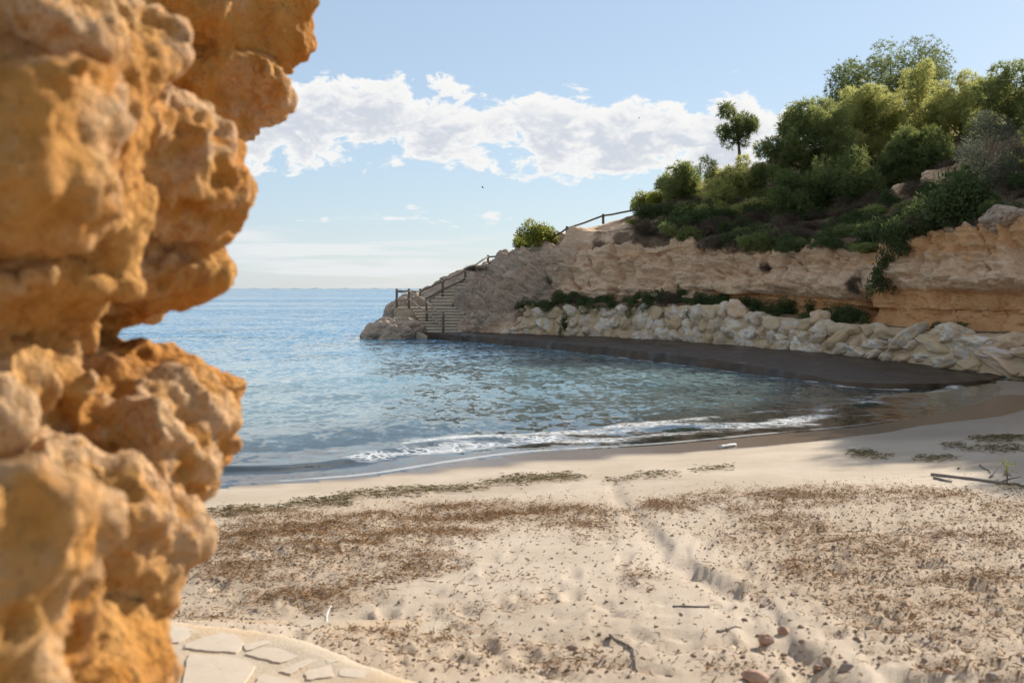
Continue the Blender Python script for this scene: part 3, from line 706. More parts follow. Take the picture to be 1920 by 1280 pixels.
tt = np.interp(np.arange(226), ROWS, np.arange(10))
Dg = np.zeros((226, len(cols))); Rg = np.zeros((226, len(cols)))
dk = np.array([np.interp(cols, kx, kd[:, k]) for k in range(10)]); rk = np.array([np.interp(cols, kx, ky[:, k]) for k in range(10)])
ker = np.ones(31) / 31
for k in range(10):
    dk[k] = np.convolve(np.pad(dk[k], 15, 'edge'), ker, 'valid'); rk[k] = np.convolve(np.pad(rk[k], 15, 'edge'), ker, 'valid')
for j, t in enumerate(tt):
    i = min(int(t), 8); f = t - i
    Dg[j] = dk[i] * (1 - f) + dk[i + 1] * f; Rg[j] = rk[i] * (1 - f) + rk[i + 1] * f
HP = np.stack([(cols[None] - 960) / F * Dg, Dg, H - (Rg - HZ) / F * Dg], -1)
sh = HP.shape[:2]; flat = HP.reshape(-1, 3)
n_ = np.cross(np.gradient(HP, axis=1), np.gradient(HP, axis=0)); n_ /= np.linalg.norm(n_, axis=2)[..., None] + 1e-9
NN = n_.reshape(-1, 3); T = np.repeat(tt, len(cols)); CX = np.tile(cols, 226)
cl = sstep(0.6, 1.3, T) * sstep(5.4, 4.2, T)                    # cliff face
headm = sstep(1120, 960, CX + 120 * noise(flat, 0.25, 33)) * sstep(0.2, 0.9, T)
soil = sstep(4.1, 4.7, T + 0.5 * noise(flat, 0.35, 34)) * sstep(1080, 1290, CX + 130 * noise(flat, 0.45, 36) + 60 * noise(flat, 1.6, 37))
soil = np.maximum(soil, 0.85 * sstep(1.1, 0.5, T) * sstep(930, 1000, CX))
fz = (T - 1) / 3.0                                              # 0 foot .. 1 cliff top
edge = 0.42 + 0.17 * sstep(1560, 1660, CX) + 0.10 * noise(flat * np.array([1, 1, 0.3]), 0.35, 35) - 0.25 * sstep(1550, 1250, CX)
claym = sstep(edge + 0.04, edge - 0.04, fz) * sstep(1240, 1420, CX) * (T > 0.7)
clay2 = (0.46 + 0.12 * sstep(1560, 1700, CX)) * sstep(1010, 1200, CX) * sstep(0.55, 0.9, fz) * (1 - soil)
st_ = fbm(flat * np.array([0.6, 0.6, 2.6]), 0.55, 4, 0.55, seed=81)
stf = fbm(flat * np.array([0.8, 0.8, 3.0]), 2.2, 3, 0.6, seed=82)
w1, w2, wc = worley(flat * np.array([1, 1, 1.5]), 1.5, 83)
disp = cl * (0.50 * st_ + 0.26 * stf * (1 - 0.55 * claym) + 0.24 * (0.5 - w1) * (1 - claym) + 0.07 * fbm(flat, 4.5, 2, seed=89))
saw = (flat[:, 2] * 1.15 + 0.9 * fbm(flat * np.array([1, 1, 0.4]), 0.22, 2, seed=95) + 0.25 * noise(flat, 1.4, 96)) % 1.0
disp += cl * (1 - claym) * (1 - headm) * 0.30 * (np.minimum(saw, (1 - saw) * 7) - 0.4) * sstep(-0.3, 0.25, noise(flat * np.array([1, 1, 0.5]), 0.35, 97))
k1, k2, kc = worley(flat * np.array([0.9, 0.9, 0.5]) + 0.3 * np.stack([noise(flat, 0.9, 98), noise(flat, 0.9, 99), noise(flat, 0.9, 100)], 1), 0.75, 98)
disp += cl * (1 - 0.6 * claym) * (0.30 * (kc - 0.5) * sstep(0.0, 0.10, k2 - k1) - 0.22 * sstep(0.09, 0.0, k2 - k1))
disp -= cl * claym * 0.40
disp += cl * 0.22 * np.exp(-((fz - edge - 0.10) / 0.07) ** 2) * sstep(1240, 1420, CX)
disp -= 0.9 * np.exp(-((CX - 1604 - 14 * noise(flat, 0.9, 84)) / 9.0) ** 2) * cl * sstep(0.9, 0.2, fz)
# tilted, broken beds of the headland nose
a_ = math.radians(38)
rot = np.c_[flat[:, 0] * math.cos(a_) + flat[:, 2] * math.sin(a_), flat[:, 1] * 0.7, -flat[:, 0] * math.sin(a_) * 2.8 + flat[:, 2] * math.cos(a_) * 2.8]
bed = fbm(rot, 0.55, 4, 0.58, seed=85, ridge=True); h1, h2, hc = worley(rot, 0.9, 86)
disp += headm * sstep(9, 6.5, T) * (0.60 * (bed - 0.25) + 0.55 * (hc - 0.5) * sstep(0.0, 0.12, h2 - h1) + 0.22 * stf + 0.16 * fbm(rot, 2.6, 3, 0.6, seed=88, ridge=True))
disp += (1 - cl) * (1 - headm) * sstep(0.3, 1, T) * 0.22 * fbm(flat, 0.9, 4, seed=87)
# capping ledge above the cliff at the left
led = 0.6 * np.exp(-((T - 5.5) / 0.35) ** 2) * sstep(960, 1010, CX) * sstep(1290, 1110, CX)
disp += led * 0.40 - 0.45 * np.exp(-((T - 4.75) / 0.30) ** 2) * 0.6 * sstep(960, 1010, CX) * sstep(1270, 1090, CX)
rowv = HZ - (flat[:, 2] - H) / flat[:, 1] * F
UC = smooth_poly([(1150, 432), (1080, 440), (1045, 466), (1005, 484), (975, 520), (962, 560), (955, 600)], 4)
us = poly_sd(UC, np.c_[CX + 7 * noise(flat, 0.8, 91), rowv + 7 * noise(flat, 0.8, 92)])
act = (CX > 930) & (CX < 1160) & (T > 1.2) & (T < 7)
disp += sstep(1150, 1070, CX) * np.where(act, 0.42 * np.exp(-((us - 10) / 10) ** 2) - 0.62 * np.exp(-((us + 9) / 9) ** 2), 0)
UC2 = smooth_poly([(940, 505), (915, 535), (890, 575), (880, 610)], 4); us2 = poly_sd(UC2, np.c_[CX + 6 * noise(flat, 0.8, 93), rowv + 6 * noise(flat, 0.8, 94)])
disp += np.where((CX > 860) & (CX < 960) & (T > 0.8) & (T < 7), 0.22 * np.exp(-((us2 - 8) / 8) ** 2) - 0.34 * np.exp(-((us2 + 7) / 7) ** 2), 0)
flat2 = flat + NN * disp[:, None]
flat2[T < 0.01, 2] -= 0.7; flat2[T < 0.01, 1] += 0.5
HP2 = flat2.reshape(sh[0], sh[1], 3)
hill = thing('headland', 'ochre rock headland with layered cliff and scrub slope right of the cove', 'cliff')
obj('cliff_rock', mesh_from('cliff_rock', flat2, grid_faces(*sh)[:, ::-1], attrs={'clay': np.maximum(claym, clay2), 'soil': soil, 'head': headm}), M['hill'], hill)
def hill_pt(px, t, lift=0.0):
    c = int(np.argmin(np.abs(cols - px))); r = int(np.argmin(np.abs(tt - t)))
    q = HP2[r, c].copy(); q[2] += lift; return q
def hill_at(px, D):
    """surface point of the headland on photo column px at distance D (outer slope)"""
    c = int(np.argmin(np.abs(cols - px))); r0 = 84
    r = r0 + int(np.argmin(np.abs(HP2[r0:205, c, 1] - D))); return HP2[r, c].copy()

# ------------------------------------------------------------------ rock maker by surface nets
def surface_net(f, org, h):
    nx, ny, nz = f.shape; s = f < 0
    cnt = np.zeros((nx - 1, ny - 1, nz - 1), np.int32); acc = np.zeros((nx - 1, ny - 1, nz - 1, 3), np.float32)
    corner = [(a, b, c) for a in (0, 1) for b in (0, 1) for c in (0, 1)]
    sl = lambda A, o: A[o[0]:nx - 1 + o[0], o[1]:ny - 1 + o[1], o[2]:nz - 1 + o[2]]
    for i, a in enumerate(corner):
        for b in corner[i + 1:]:
            if sum(abs(p - q) for p, q in zip(a, b)) != 1: continue
            fa, fb = sl(f, a), sl(f, b); cr = sl(s, a) != sl(s, b)
            t = np.where(cr, fa / np.where(cr, fa - fb, 1), 0).astype(np.float32)
            for k in range(3): acc[..., k] += np.where(cr, a[k] + t * (b[k] - a[k]), 0)
            cnt += cr
    act = cnt > 0; idx = -np.ones(act.shape, np.int64); idx[act] = np.arange(act.sum())
    cell = np.argwhere(act); V = (cell + acc[act] / cnt[act][:, None]) * h + org
    Q = []
    for ax in range(3):
        o1, o2 = [(1, 2), (2, 0), (0, 1)][ax]
        a = [slice(1, -1)] * 3; b = [slice(1, -1)] * 3; a[ax] = slice(0, -1); b[ax] = slice(1, None)
        s0 = s[tuple(a)]; s1 = s[tuple(b)]
        for inv in (False, True):
            e = np.argwhere((s0 & ~s1) if not inv else (~s0 & s1))
            if not len(e): continue
            c = e.copy(); c[:, o1] += 1; c[:, o2] += 1
            def at(d1, d2):
                q = c.copy(); q[:, o1] -= d1; q[:, o2] -= d2; return idx[q[:, 0], q[:, 1], q[:, 2]]
            q = np.stack([at(1, 1), at(0, 1), at(0, 0), at(1, 0)], 1)
            Q.append(q[:, ::-1] if inv else q)
    Q = np.concatenate(Q); Q = Q[(Q >= 0).all(1)]
    return V, Q
def subdivided(V, Q, level=1):
    me = mesh_from('tmp', V, Q); o = bpy.data.objects.new('tmp', me); COL.objects.link(o)
    md = o.modifiers.new('s', 'SUBSURF'); md.levels = level; md.render_levels = level
    dg = bpy.context.evaluated_depsgraph_get(); m2 = bpy.data.meshes.new_from_object(o.evaluated_get(dg))
    bpy.data.objects.remove(o); bpy.data.meshes.remove(me); return m2
def get_co(me):
    a = np.empty(len(me.vertices) * 3, np.float32); me.vertices.foreach_get('co', a)
    b = np.empty(len(me.vertices) * 3, np.float32); me.vertices.foreach_get('normal', b); return a.reshape(-1, 3), b.reshape(-1, 3)
def smin(a, b, k):
    h_ = np.clip(0.5 + 0.5 * (b - a) / k, 0, 1); return b * (1 - h_) + a * h_ - k * h_ * (1 - h_)
def ell(p, c, r, tilt=0.0):
    q = p - np.asarray(c)
    if tilt:
        x = q[..., 0] * math.cos(tilt) + q[..., 2] * math.sin(tilt); z = -q[..., 0] * math.sin(tilt) + q[..., 2] * math.cos(tilt)
        q = np.stack([x, q[..., 1], z], -1)
    k = np.linalg.norm(q / np.asarray(r), axis=-1)
    return (k - 1) * min(r)

# ------------------------------------------------------------------ foreground rock at the left
hstep = 0.025
ox, oy, oz = -2.0, 0.60, 0.45
ax_ = np.arange(ox, -0.35, hstep); ay_ = np.arange(oy, 4.75, hstep); az_ = np.arange(oz, 3.8, hstep)
G = np.stack(np.meshgrid(ax_, ay_, az_, indexing='ij'), -1).astype(np.float32); gp = G.reshape(-1, 3)
BL = [  # lumps standing out of the face: photo column, row, distance, radii across/along/up, tilt
 (100, 120, 2.05, (0.24, 0.30, 0.15), 0.6), (40, 330, 1.85, (0.22, 0.30, 0.15), 0.2), (310, 375, 2.42, (0.15, 0.25, 0.11), 0.1), (215, 255, 2.30, (0.26, 0.22, 0.10), 0.66),
 (30, 520, 2.05, (0.14, 0.28, 0.09), -0.1), (-60, 740, 1.95, (0.13, 0.28, 0.12), 0.2), (470, 150, 3.70, (0.10, 0.15, 0.11), 0.0), (446, 203, 3.66, (0.07, 0.12, 0.085), 0.0), (395, 175, 3.6, (0.12, 0.15, 0.12), 0.0), (255, 815, 2.32, (0.125, 0.25, 0.13), 0.15), (120, 940, 2.08, (0.20, 0.28, 0.15), 0.35),
 (10, 1120, 1.50, (0.09, 0.25, 0.17), 0.0), (190, 1040, 2.22, (0.10, 0.2, 0.12), 0.2), (110, 1240, 2.0, (0.12, 0.28, 0.14), 0.0), (0, 1600, 1.9, (0.25, 0.4, 0.4), 0.0)]
def profile(pts, y0):
    pts = np.array(pts, float); z = H - (pts[:, 1] - HZ) / F * y0; x = (pts[:, 0] - 960) / F * y0; o = np.argsort(z); return z[o], x[o]
NEARP = profile([(-60, -260), (60, -90), (150, 0), (250, 100), (330, 195), (420, 265), (468, 330), (480, 372), (474, 425), (432, 462), (424, 490), (428, 520), (418, 546), (352, 574), (235, 596), (165, 622), (155, 655), (190, 692),
                 (265, 672), (320, 668), (372, 716), (395, 768), (402, 800), (380, 858), (350, 912), (342, 955), (338, 1000), (312, 1040), (292, 1090), (285, 1130), (276, 1165), (298, 1200), (285, 1240), (275, 1290), (285, 1400), (300, 1700), (360, 2000), (420, 2300)], 2.55)
FARP = profile([(640, -420), (620, -200), (606, 0), (590, 45), (562, 95), (535, 110), (533, 150), (508, 160), (492, 205), (470, 215), (466, 245), (425, 246), (408, 190), (395, 235), (330, 260), (250, 300), (100, 360), (-100, 420), (-300, 900)], 3.75)
_rf = np.random.RandomState(64); FAC = []
for (px, py, D, r, tl) in BL:
    pl = []
    for _ in range(9):
        n = _rf.randn(3); n[1] *= 0.7; n /= np.linalg.norm(n); pl.append((n.astype(np.float32), float(np.linalg.norm(np.array(r) * n)) * (0.66 + 0.26 * _rf.rand())))
    FAC.append(pl)
def rock_back(q):
    n = np.interp(q[:, 2], *NEARP) - 0.85 * np.maximum(2.55 - q[:, 1], 0) - 0.55 * np.maximum(q[:, 1] - 2.55, 0)
    n = np.maximum((q[:, 0] - n) * 0.68, q[:, 1] - 3.3)
    g = np.interp(q[:, 2], *FARP) - 0.75 * np.maximum(3.75 - q[:, 1], 0) - 0.55 * np.maximum(q[:, 1] - 3.75, 0)
    g = np.maximum((q[:, 0] - g) * 0.70, q[:, 1] - 4.4)
    return np.minimum(n, g)
def smax(a, b, k): return -smin(-a, -b, k)
def rock_field(q, k):
    f = rock_back(q)
    for (px, py, D, r, tl), pl in zip(BL, FAC):
        c = P(px, py, D).astype(np.float32); g = ell(q, c, tuple(1.12 * v for v in r), -tl)
        for n, off in pl: g = smax(g, (q - c) @ n - off, 0.012)
        f = smin(f, g, k)
    return f
f = rock_back(gp).astype(np.float32)
for (px, py, D, r, tl) in BL: f = np.minimum(f, ell(gp, P(px, py, D).astype(np.float32), tuple(1.12 * v for v in r), -tl))
nr = np.where((f < 0.16) & (f > -0.30))[0]; gq = gp[nr]
wn = np.stack([noise(gq, 1.7, 101 + k) * 0.085 + noise(gq, 4.6, 104 + k) * 0.022 for k in range(3)], 1); wn[:, 1] *= 0.7
fn = rock_field(gq + wn * np.array([0.45, 0.8, 0.45]), 0.05) + 0.004
# bedding: proud and recessed courses dipping away; scooped hollows that leave sharp ridges between them
bedz = gq[:, 2] + 0.25 * gq[:, 0] - 0.12 * gq[:, 1] + 0.06 * noise(gq, 2.0, 117)
fn += 0.020 * noise(np.c_[0 * bedz, 0 * bedz, bedz], 7.5, 118)
w1_, w2_, wc_ = worley(gq * np.array([1.0, 0.8, 1.25]) + 0.9 * wn, 3.0, 119); fn -= 0.11 * (w1_ - 0.50)
w1_, w2_, wc_ = worley(gq + 0.5 * wn, 6.5, 120); fn -= 0.055 * (w1_ - 0.50)
fn -= 0.030 * fbm(gq, 3.6, 3, 0.55, seed=107, ridge=True) - 0.010
f[nr] = fn
# bedding notches: hollows that separate the lumps
fg = f.reshape(G.shape[:3])
fg[:, 0] = np.maximum(fg[:, 0], 0.02); fg[0] = np.maximum(fg[0], 0.02); fg[:, :, -1] = 0.02; fg[:, :, 0] = 0.02; fg[-1] = np.maximum(fg[-1], .02)
V, Q = surface_net(fg, np.array([ox, oy, oz]), hstep)
qc = V[Q].mean(1); keepq = (qc[:, 0] > ox + 0.06) & (qc[:, 1] > oy + 0.05) & (qc[:, 2] > oz + 0.05) & (qc[:, 1] < 4.62); Q = Q[keepq]
used = np.unique(Q); remap = np.zeros(len(V), np.int64); remap[used] = np.arange(len(used)); V = V[used]; Q = remap[Q]
me = subdivided(V, Q, 1)
co, no = get_co(me)
w1, w2, wc = worley(co + 0.02 * np.stack([noise(co, 8, 1), noise(co, 8, 2), noise(co, 8, 3)], 1), 11.0, 110)
crumb = sstep(-0.10, 0.30, noise(co, 1.6, 111))
d = 0.075 * (w1 - 0.48) * (0.30 + 0.70 * crumb)
v1, v2, vc = worley(co, 24.0, 112)
d += 0.038 * (v1 - 0.48) * (0.25 + 0.75 * crumb)
d += 0.032 * fbm(co, 6.0, 4, 0.62, seed=114, ridge=True) + 0.010 * fbm(co, 34, 2, 0.6, seed=115) - 0.008
co2 = co + no * d[:, None]
me.vertices.foreach_set('co', co2.astype(np.float32).ravel()); me.update()
pale = np.clip(crumb * sstep(0.40, 0.62, w1) + 0.7 * sstep(0.10, 0.40, fbm(co, 3.2, 3, seed=116)), 0, 1)  # lit look of the crumbly ridges put into the colour, plus random blotches
at = me.attributes.new('pale', 'FLOAT', 'POINT'); at.data.foreach_set('value', pale.astype(np.float32))
me.polygons.foreach_set('use_smooth', np.full(len(me.polygons), True, dtype=bool))
tag(obj('overhanging_rock', me, M['ochre']), 'weathered orange overhanging rock face close by at the left edge', 'rock')

# ------------------------------------------------------------------ stone-lump helper for boulders, headland rocks and pebbles
def ico(sub):
    import bmesh
    bm = bmesh.new(); bmesh.ops.create_icosphere(bm, subdivisions=sub, radius=1.0)
    V = np.array([v.co[:] for v in bm.verts]); Fc = np.array([[v.index for v in f.verts] for f in bm.faces]); bm.free(); return V, Fc
ICO2, ICO3, ICO5 = ico(3), ico(4), ico(6)
def stone_mesh(seed, scale=(1, 1, 1), base=None, rough=0.14, planes=9, smooth=True):
    V, Fc = base if base is not None else ICO2
    r = np.random.RandomState(seed); d = np.ones(len(V)) * 1.15
    for _ in range(planes):
        n = r.randn(3); n /= np.linalg.norm(n); k = 0.70 + 0.28 * r.rand()
        dot = V @ n; lim = np.where(dot > 0.05, k / np.maximum(dot, 0.05), 9); d = -np.log(np.exp(-d * 26) + np.exp(-lim * 26)) / 26
    d = d + rough * fbm(V + seed * 5.3, 1.6, 4, 0.55, seed=seed)
    return mesh_from('stone', V * d[:, None] * np.array(scale), Fc, smooth)

# ------------------------------------------------------------------ landing platform along the cliff
WB = smooth_poly([(-1.6, 50.4), (-0.4, 49.0), (2.6, 46.5), (5.8, 42.6), (8.4, 37.2), (10.2, 32.7), (12.8, 27.4), (15.2, 23.4), (18, 20)], 8)
WBa = np.array(WB); WBs = np.concatenate([[0], np.cumsum(np.linalg.norm(np.diff(WBa, axis=0), axis=1))])
def wb(s): return np.array([np.interp(s, WBs, WBa[:, 0]), np.interp(s, WBs, WBa[:, 1])])
PE = smooth_poly([(-5.3, 51.4), (-3.3, 49.7), (2.66, 39.1), (6.4, 29.8), (7.55, 26.2), (7.95, 25.55), (8.8, 25.35), (10.2, 25.9), (11.4, 26.7), (12.3, 27.7)], 8)
PEa = np.array(PE); PEs = np.concatenate([[0], np.cumsum(np.linalg.norm(np.diff(PEa, axis=0), axis=1))])
NA, NB = 320, 60
rowsV = []
sE = np.linspace(0, PEs[-1], NA)
outer = np.c_[np.interp(sE, PEs, PEa[:, 0]), np.interp(sE, PEs, PEa[:, 1])]
sI = np.interp(np.linspace(0, 1, NA), [0, 0.80, 1], [0, WBs[int(np.argmin(np.hypot(WBa[:, 0] - 11.4, WBa[:, 1] - 30.2)))], WBs[int(np.argmin(np.hypot(WBa[:, 0] - 12.5, WBa[:, 1] - 28.0)))]]); inner = np.array([wb(s) for s in sI]) + np.array([0.5, 0.5])
zt = 0.29 - 0.22 * sstep(0.62, 0.97, np.linspace(0, 1, NA))
tng = np.gradient(outer, axis=0); tng /= np.linalg.norm(tng, axis=1)[:, None]; onrm = np.c_[tng[:, 1], -tng[:, 0]]
onrm = np.where(((outer - inner) * onrm).sum(1)[:, None] < 0, -onrm, onrm)
for b in range(NB):
    if b < 8:   # front face rising from below water
        k = b / 8; pt = outer + onrm * (0.10 * (1 - k)); z = -0.35 + (zt + 0.35) * k ** 0.6 - 0.015
    else:
        k = (b - 8) / (NB - 9); pt = outer * (1 - k) + inner * k; z = zt + 0.03 * k
    rowsV.append(np.c_[pt, z])
V = np.concatenate(rowsV); lump = fbm(V, 1.1, 4, seed=120)
V[:, 2] += 0.05 * lump * np.repeat(np.r_[np.zeros(3), np.ones(NB - 3)], NA); V[:, 0] += 0.06 * noise(V, 2.0, 121); V[:, 1] += 0.06 * noise(V, 2.0, 122)
tag(obj('concrete_platform', mesh_from('concrete_platform', V, grid_faces(NB, NA)), M['platform']),
    'long low dark wet concrete platform at the foot of the boulder wall', 'platform')

# ------------------------------------------------------------------ boulder retaining wall
wall = thing('boulder_wall', 'mortared wall of pale rounded boulders along the cliff foot', 'wall', (0, 0, 0))
sW0, sW1 = 1.7, WBs[-1]
def wall_top(s):
    p = wb(s); px = 960 + F * p[0] / p[1]
    row = np.interp(px, [945, 975, 1080, 1160, 1240, 1340, 1400, 1470, 1560, 1640, 1700, 1800, 1920, 2300], [606, 578, 566, 568, 570, 566, 588, 596, 604, 612, 618, 622, 626, 650])
    return max(H - (row - HZ) / F * (p[1] + 0.5), 0.9), p, px
NS, NT_ = 300, 26
ws_ = np.linspace(sW0 - 0.5, sW1, NS); V = np.zeros((NT_, NS, 3))
for j, s in enumerate(ws_):
    zt_, p, px = wall_top(s); t0 = wb(s + 0.05) - wb(s - 0.05); t0 /= np.linalg.norm(t0) + 1e-9; nrm = np.array([-t0[1], t0[0]]); 
    if nrm[1] < 0: nrm = -nrm
    for i in range(NT_):
        k = i / (NT_ - 1)
        if k < 0.75: off, z = -0.02 + 0.40 * (k / 0.75), 0.12 + (zt_ - 0.20) * (k / 0.75)
        else: off, z = 0.38 + 1.7 * ((k - 0.75) / 0.25), zt_ - 0.08
        V[i, j] = (p[0] + nrm[0] * off, p[1] + nrm[1] * off, z)
V = V.reshape(-1, 3); V += 0.10 * np.stack([fbm(V, 1.6, 3, seed=130 + k) for k in range(3)], 1)
obj('mortar', mesh_from('mortar', V, grid_faces(NT_, NS)), M['mortar'], wall)
variants = []
for k in range(14):
    me = stone_mesh(200 + k, (1, 1, 1), ICO3, 0.30, 13); me.name = 'boulder'; me.materials.append(M['boulder']); variants.append(me)
rb = np.random.RandomState(21)
nb = 0
for row in range(4):
    s = sW0 + 0.3 * rb.rand()
    while s < sW1 - 0.3:
        zt_, p, px = wall_top(s)
        wdt = (0.42 + 0.55 * rb.rand() ** 1.4) * np.interp(px, [950, 1500, 1900], [0.95, 1.05, 1.35])
        hgt = (zt_ - 0.2) / 3.0 * (0.85 + 0.45 * rb.rand())
        z = 0.25 + (zt_ - 0.30) * (row + 0.42) / 3.05 + 0.06 * rb.randn()
        s += wdt * 0.5
        if row < 3 or rb.rand() < 0.12:
            q_ = wb(s); t0 = wb(s + 0.05) - wb(s - 0.05); t0 /= np.linalg.norm(t0) + 1e-9; nrm = np.array([-t0[1], t0[0]])
            if nrm[1] < 0: nrm = -nrm
            off = 0.13 + 0.40 * max(0, (z - 0.2)) / max(zt_, 0.5) + 0.07 * rb.randn() + (0.1 if row == 3 else 0)
            if z > zt_ + 0.15: z = zt_ + 0.1
            o = obj('boulder', variants[rb.randint(14)], None, wall, (q_[0] + nrm[0] * off, q_[1] + nrm[1] * off, z))
            an = math.atan2(t0[1], t0[0])
            o.rotation_euler = (0.15 * rb.randn(), 0.30 * rb.randn(), an + 0.12 * rb.randn())
            o.scale = (wdt * 0.60, 0.30 + 0.08 * rb.rand(), hgt * 0.58); nb += 1
        s += wdt * 0.5 + 0.02

# ------------------------------------------------------------------ rocks of the nose, beside and behind the stairs
def nose_rock(name, label, c, r, seed, mat, tilt=0.0, rough=0.30, head=1.0):
    me = stone_mesh(seed, (1, 1, 1), ICO5, rough, 12)
    co, no = get_co(me)
    ww = co * np.array(r) + np.array(c)
    h1, h2, hc = worley(ww * np.array([1, 1, 1.6]), 1.3, seed)
    ww = ww + no * (0.16 * (hc - 0.5) * sstep(0, 0.15, h2 - h1) + 0.16 * fbm(ww, 1.4, 4, 0.6, seed=seed, ridge=True))[:, None]
    me.vertices.foreach_set('co', (ww - np.array(c)).astype(np.float32).ravel()); me.update()
    n = len(me.vertices)
    for a_, v_ in (('head', head), ('clay', 0.0), ('soil', 0.0)):
        at = me.attributes.new(a_, 'FLOAT', 'POINT'); at.data.foreach_set('value', np.full(n, v_, np.float32))
    o = obj(name, me, mat, loc=c); o.rotation_euler = (0, tilt, 0)
    return tag(o, label, 'rock')
nose_rock('sea_rock', 'low brown rock jutting into the sea in front of the stair landing', (-5.65, 50.9, -0.05), (1.45, 1.2, 0.85), 301, M['hill'], -0.32)
nose_rock('landing_rock', 'rough rock standing behind the railed stair landing', (-5.1, 55.2, 1.0), (1.0, 1.0, 1.05), 302, M['hill'])
nose_rock('ridge_rock', 'sloping rock ridge on the sea side of the upper stairs', (-3.0, 59.9, 1.75), (2.9, 1.1, 1.15), 303, M['hill'], -0.52)
nose_rock('outcrop_rock', 'rounded rock outcrop at the foot of the lower stairs', (-1.55, 51.0, 0.45), (0.75, 0.7, 0.62), 304, M['hill'])

# ------------------------------------------------------------------ stairs
stair = thing('staircase', 'concrete steps climbing from the platform to the headland path', 'stairs', (-3.5, 50.6, 0.2))
def wpart(name, me, mat, parent, loc):
    o = obj(name, me, mat, parent); o.location = Vector(loc) - parent.location; return o
RIS, z0 = 0.132, 0.22
for k in range(9):
    yl = 50.55 + 0.30 * k; xl = -3.85 - 0.125 * k; xr = -1.75 - 0.09 * k; zt_ = z0 + RIS * (k + 1)
    st = wpart('step', rough_box((xr - xl, 0.40, RIS + 0.06), 400 + k, 0.010, 0.25), M['stair'], stair, ((xl + xr) / 2, yl + 0.2, zt_ - RIS - 0.11))
    tr = obj('tread', rough_box((xr - xl + 0.04, 0.46, 0.05), 460 + k, 0.006, 0.3), M['tread'], st); tr.location = (0, -0.05, RIS + 0.06)
# masonry under the flight and the landing block
def prism(name, pts, z_lo, z_hi, seed, parent, mat):
    """pts plan polygon, z_hi per point"""
    n = len(pts); V = [(x, y, z_lo) for x, y in pts] + [(x, y, z) for (x, y), z in zip(pts, z_hi)]
    import bmesh
    bm = bmesh.new(); vv = [bm.verts.new(v) for v in V]
    for i in range(n): j = (i + 1) % n; bm.faces.new((vv[i], vv[j], vv[n + j], vv[n + i]))
    bm.faces.new(vv[n:]); bm.faces.new(vv[:n][::-1])
    bmesh.ops.recalc_face_normals(bm, faces=bm.faces)
    bmesh.ops.subdivide_edges(bm, edges=list(bm.edges), cuts=6, use_grid_fill=True)
    co = np.array([v.co[:] for v in bm.verts]); d = np.stack([fbm(co + 9.1 * k, 1.8, 3, seed=seed + k) for k in range(3)], 1) * 0.06
    for v, q in zip(bm.verts, co + d): v.co = q
    me = bpy.data.meshes.new(name); bm.to_mesh(me); bm.free(); o = obj(name, me, mat, parent); me.transform(__import__('mathutils').Matrix.Translation(-parent.location)); return o
prism('side_wall', [(-4.35, 50.35), (-3.78, 50.42), (-3.3, 50.75), (-4.4, 53.2), (-5.3, 53.0), (-5.35, 51.6)], -0.4, [0.34, 0.10, 0.12, 1.05, 1.05, 0.62], 420, stair, M['stair'])
wpart('landing', rough_box((2.3, 2.1, 1.75), 430, 0.03, 0.3), M['stair'], stair, (-4.55, 53.95, -0.36))
dirv = np.array([2.45, 4.6]); dirv /= np.linalg.norm(dirv); ang = math.atan2(dirv[1], dirv[0])
for k in range(13):
    zt_ = 1.40 + 0.165 * (k + 1); c = np.array([-3.55, 54.3]) + dirv * (0.40 * k + 0.2)
    o = wpart('step', rough_box((0.46, 1.45, 0.75), 440 + k, 0.012, 0.3), M['stair'], stair, (c[0], c[1], zt_ - 0.80)); o.rotation_euler = (0, 0, ang)
    tr = obj('tread', rough_box((0.50, 1.49, 0.05), 480 + k, 0.006, 0.3), M['tread'], o); tr.location = (-0.03, 0, 0.75)

# ------------------------------------------------------------------ railings
def railing(name, label, posts, rails, r_post=0.062, r_rail=0.045, rail_mats=None, hgt=None):
    root = thing(name, label, 'railing', posts[0][0])
    base = Vector(posts[0][0])
    for k, (b, t) in enumerate(posts):
        b = np.array(b); t = np.array(t); mb = MB(); L = t - b
        mb.tube([b, b + L * 0.5, b + L * 0.97, t], [r_post, r_post, r_post, r_post * 0.75], 8)
        me = mb.build('post'); me.transform(__import__('mathutils').Matrix.Translation(-base)); obj('post', me, M['post'], root)
    for k, (a, b) in enumerate(rails):
        a = np.array(a); b = np.array(b); mb = MB(); d = b - a
        ks = np.linspace(0, 1, 5); path = a + ks[:, None] * d; path[1:-1] += 0.012 * np.random.RandomState(k).randn(3, 3)
        mb.tube(path, r_rail, 7); me = mb.build('rail'); me.transform(__import__('mathutils').Matrix.Translation(-base))
        obj('rail', me, M['rail'] if rail_mats is None or rail_mats[k] else M['post'], root)
    return root
def pp(px, top, foot, D): return (tuple(P(px, foot, D)), tuple(P(px, top, D)))
pA, pB, pC, pD = pp(744, 541, 578, 53.1), pp(767, 541, 578, 52.9), pp(800, 561, 604, 51.7), pp(831, 586, 634, 50.5)
def along(p, f): return tuple(np.array(p[0]) * (1 - f) + np.array(p[1]) * f + np.array([0, -0.07, 0]))
lr = []
for a, b in ((pA, pB), (pB, pC), (pC, pD)):
    lr += [(along(a, 0.88), along(b, 0.88)), (along(a, 0.45), along(b, 0.45))]
railing('timber_railing', 'timber railing with pale rails down the lower steps beside the sea', [pA, pB, pC, pD], lr)
pE, pF, pG, pH, pI = pp(788, 541, 580, 55.0), pp(830, 522, 556, 55.6), pp(872, 503, 536, 57.0), pp(915, 478, 503, 59.2), pp(935, 478, 503, 59.6)
lr = []
